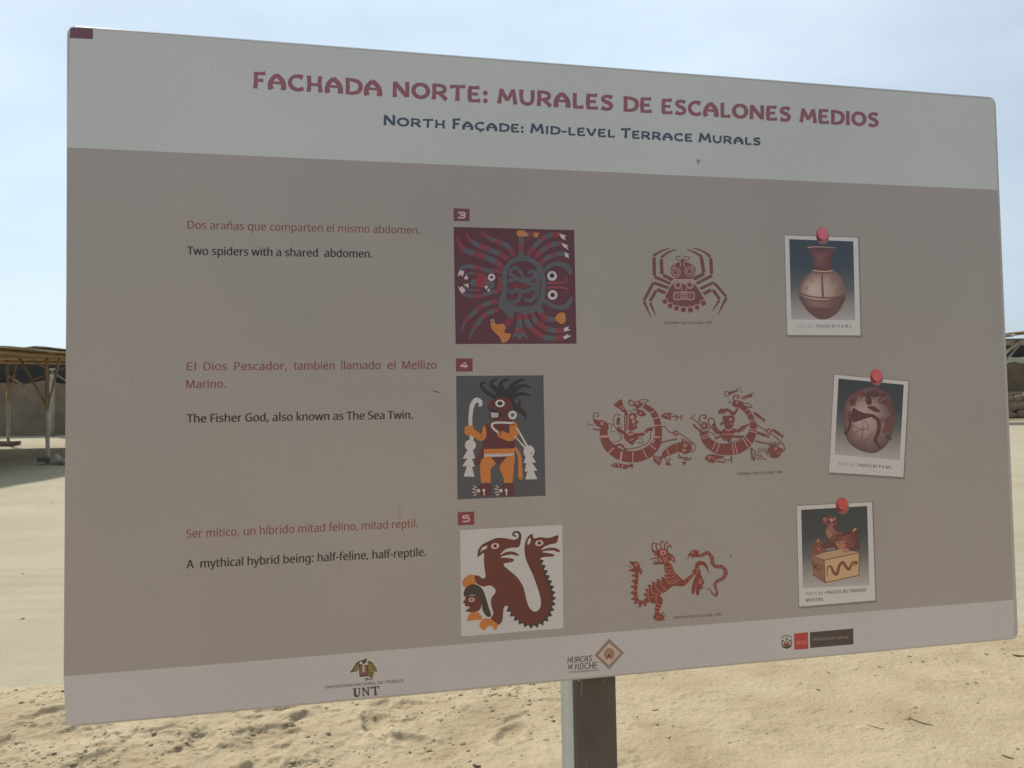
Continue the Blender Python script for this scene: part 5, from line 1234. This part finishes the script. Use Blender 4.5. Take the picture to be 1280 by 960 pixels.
for i in range(30):
    x = random.uniform(360, 535); y = random.uniform(325, 440); pr.disc(random.choice([S2, (132, 78, 70), (62, 32, 34)]), (x, y), random.uniform(4, 9), n=7)
for i in range(12):
    x = random.uniform(205, 262); y = random.uniform(395, 465); pr.disc(random.choice([S2, S3, (62, 32, 34)]), (x, y), random.uniform(4, 9), n=7)
pin(pr, (416, 105), (140, 52, 52))
set_text(pr, 'FOTO 58 /', pr.px((140, 800)), pr.px((290, 791)), 3.7, (108, 102, 98), .0, 1.1); set_text(pr, 'PHOTO BY FIRENZE', pr.px((300, 790)), pr.px((604, 768)), 3.7, (58, 52, 50), .01, 1.1)
set_text(pr, 'MOSTRE.', pr.px((140, 849)), pr.px((279, 840)), 3.7, (58, 52, 50), .01, 1.1)
pr.build('box_vessel_photograph_print', 'printed snapshot of a clay beast on a cream box under a red pin')

# ---------------------------------------------------------------- logos on the lower band
pr = Print(395, 810, 10.667)
DKE = (58, 48, 40); OLV = (100, 94, 46)
pr.poly(DKE, [(448, 332), (480, 290), (520, 225), (545, 185), (600, 168), (650, 150), (668, 132), (682, 145), (668, 200), (600, 225), (575, 250), (560, 310), (505, 318)])
pr.poly(OLV, [(480, 318), (515, 262), (548, 215), (580, 240), (560, 300), (520, 310)]); pr.disc((160, 150, 140), (600, 200), 20, 18)
pr.poly(OLV, [(690, 215), (688, 172), (720, 168), (762, 205), (795, 260), (822, 318), (780, 310), (768, 355), (755, 405), (700, 395), (690, 300)]); 
for q in ([(700, 185), (740, 220), (770, 290)], [(745, 195), (785, 250), (812, 312)], [(700, 300), (735, 330), (740, 390)], [(660, 410), (690, 402), (680, 430)], [(700, 415), (720, 425)], [(730, 420), (750, 405)], [(655, 425), (665, 432)]): pr.stroke(DKE, q, 12)
pr.poly((70, 40, 38), [(572, 232), (692, 226), (698, 372), (640, 384), (580, 382)]); pr.poly((112, 76, 68), [(592, 248), (676, 242), (680, 350), (635, 364), (594, 352)]); pr.poly((150, 128, 112), [(622, 215), (645, 212), (650, 290), (642, 330), (628, 330), (618, 290)]); pr.disc(DKE, (634, 335), 17, 12)
for i in range(10): pr.stroke((134, 124, 60) if i % 2 else DKE, [(505 + i * 7, 300 - i * 9), (512 + i * 7, 285 - i * 9)], 6, False)
for i in range(12): x = 705 + (i % 4) * 20; y = 215 + (i // 4) * 40; pr.stroke((134, 124, 60), [(x, y), (x + 8, y + 16)], 6, False)
DKT = (48, 40, 40)
bl = lambda x: 542 + (450 - 542) * (x - 118) / 1047
for s, a, b in (('UNIVERSIDAD', 118, 500), ('NACIONAL', 520, 803), ('DE', 825, 893), ('TRUJILLO', 918, 1165)): set_text(pr, s, pr.px((a, bl(a))), pr.px((b, bl(b))), 3.3, DKT, .006, 1.05)
# heavy serif initials
def bar(q): pr.poly(DKT, q, round_=False)
bar([(490, 538), (545, 533), (545, 543), (530, 545), (535, 610), (545, 632), (562, 632), (575, 615), (570, 542), (560, 543), (560, 533), (592, 530), (592, 538), (583, 540), (588, 612), (572, 645), (545, 655), (515, 648), (505, 625), (502, 548), (490, 548)])
bar([(612, 528), (640, 525), (690, 598), (686, 530), (676, 532), (676, 522), (714, 518), (714, 527), (702, 529), (708, 636), (695, 637), (632, 548), (638, 630), (650, 630), (650, 640), (614, 643), (614, 633), (625, 631), (618, 540), (612, 540)])
bar([(726, 518), (843, 506), (845, 545), (836, 546), (828, 520), (800, 522), (808, 618), (822, 618), (822, 628), (768, 632), (768, 622), (782, 621), (774, 526), (750, 528), (740, 552), (730, 553)])
pr.build('university_logo_print', 'printed eagle crest over the dark university lettering')

pr = Print(695, 790, 12.8)
pr.poly((112, 100, 92), [(850, 105), (1088, 330), (850, 605), (615, 370)]); pr.poly((152, 132, 118), [(850, 175), (1032, 335), (850, 532), (676, 374)])
BR = (92, 58, 46)
pr.ring(BR, (850, 355), 52, 16); pr.poly(BR, [(825, 330), (875, 328), (880, 380), (865, 400), (835, 400), (820, 382)]); pr.disc((150, 128, 112), (838, 348), 7); pr.disc((150, 128, 112), (864, 346), 7)
for k_ in range(14):
    a = math.pi * 2 * k_ / 14 + .2; c0, s0 = math.cos(a), math.sin(a)
    if abs(a % (2 * math.pi) - math.pi / 2) < .35: continue
    pr.stroke(BR, [(850 + 55 * c0, 355 + 62 * s0), (850 + 76 * c0, 355 + 90 * s0), (850 + 84 * math.cos(a + .2), 355 + 92 * math.sin(a + .2))], 13)
LB = (54, 42, 38)
def cond(s, x0, x1, y0, y1, h, w_=11):
    "condensed marker letters"
    n = len(s); cw = (x1 - x0) / n
    G_ = {'H': [[(0, 0), (0, 1)], [(1, 0), (1, 1)], [(0, .5), (1, .5)]], 'U': [[(0, 1), (0, .15), (.5, 0), (1, .15), (1, 1)]], 'A': [[(0, 0), (.1, .85), (.5, 1), (.9, .85), (1, 0)], [(.05, .4), (.95, .4)]], 'C': [[(1, .9), (.5, 1), (.05, .85), (.05, .12), (.5, 0), (1, .1)]], 'S': [[(1, .92), (.4, 1), (.05, .8), (.9, .3), (.8, .05), (.05, .05)]],
          'D': [[(0, 0), (0, 1), (.8, .9), (1, .5), (.8, .08), (0, 0)]], 'E': [[(1, 1), (0, 1), (0, 0), (1, 0)], [(0, .5), (.8, .5)]], 'M': [[(0, 0), (.15, 1), (.5, .35), (.85, 1), (1, 0)]], 'O': [[(.1, .05), (.05, .9), (.5, 1), (.95, .9), (.95, .1), (.5, 0), (.1, .05)]]}
    for i, ch in enumerate(s):
        for q in G_[ch]:
            pts = []
            for a, b in q: X_ = x0 + cw * (i + .12 + .66 * a); yb = y0 + (y1 - y0) * (X_ - x0) / (x1 - x0); pts.append((X_ + (b - .5) * 6, yb - b * h))
            pr.stroke(LB, pts, w_, smooth=False)
cond('HUACAS', 185, 590, 494, 460, 88, 14); cond('DE', 195, 285, 586, 582, 62, 12); cond('MOCHE', 298, 680, 600, 572, 92, 14)
pr.px((200, 655)); set_text(pr, 'COMPLEJO ARQUEOLÓGICO', pr.px((200, 656)), pr.px((692, 618)), 2.0, (72, 60, 58), .01)
pr.build('archaeology_logo_print', 'printed brown diamond emblem beside condensed dark lettering')

pr = Print(965, 780, 10.667)
pr.poly((142, 44, 45), [(292, 130), (480, 108), (485, 330), (297, 345)]); pr.poly((52, 44, 44), [(505, 110), (1083, 60), (1086, 270), (508, 320)])
set_text(pr, 'PERÚ', pr.px((322, 276)), pr.px((462, 263)), 4.4, (182, 112, 106), .004); set_text(pr, 'Ministerio de Cultura', pr.px((542, 224)), pr.px((1014, 190)), 3.7, (118, 108, 106), .0)
CR = (50, 40, 40)
for q, w_ in (([(122, 190), (150, 165), (195, 155), (245, 163), (270, 182)], 10), ([(140, 215), (130, 250), (150, 290), (195, 310), (245, 290), (262, 250), (250, 210)], 14), ([(135, 300), (195, 322), (255, 298)], 14), ([(195, 320), (197, 335)], 8), ([(150, 220), (165, 250), (160, 275)], 12), ([(240, 215), (228, 250), (232, 275)], 12)): pr.stroke(CR, q, w_)
pr.ring(CR, (197, 196), 14, 9); pr.poly((110, 44, 42), [(165, 262), (232, 258), (228, 292), (197, 304), (168, 294)]); pr.poly((130, 108, 100), [(168, 225), (230, 220), (230, 258), (168, 262)]); pr.stroke(CR, [(198, 222), (198, 262)], 6, False)
pr.build('ministry_logo_print', 'printed crest with red and black name blocks')

# a few real stains on the panel
pr = Print(base=6e-5)
pr.poly((112, 114, 114), [(870.5, 199.5), (875.5, 200), (873.6, 205.5), (871.8, 205)], True)
pr.build('stain', 'small grey wedge shaped smudge under the subheading'); pr = Print(base=9e-5)
pr.stroke((96, 88, 78), [(540, 488.5), (546, 490), (551, 491.2)], [.8, 2.0, .6]); pr.build('stain', 'thin brown streak right of the middle caption'); pr = Print(base=9e-5)
pr.stroke((117, 109, 102), [(499, 632), (500, 640), (498, 648)], [1.5, 4, 1.5])
pr.build('stain', 'faint brown smudge above the lowest red caption'); pr = Print(base=9e-5)
pr.poly((72, 64, 60), [(913.2, 692.6), (914.6, 694), (914, 696), (912.6, 695)]); 
pr.build('stain', 'dark speck right of the beast drawing')
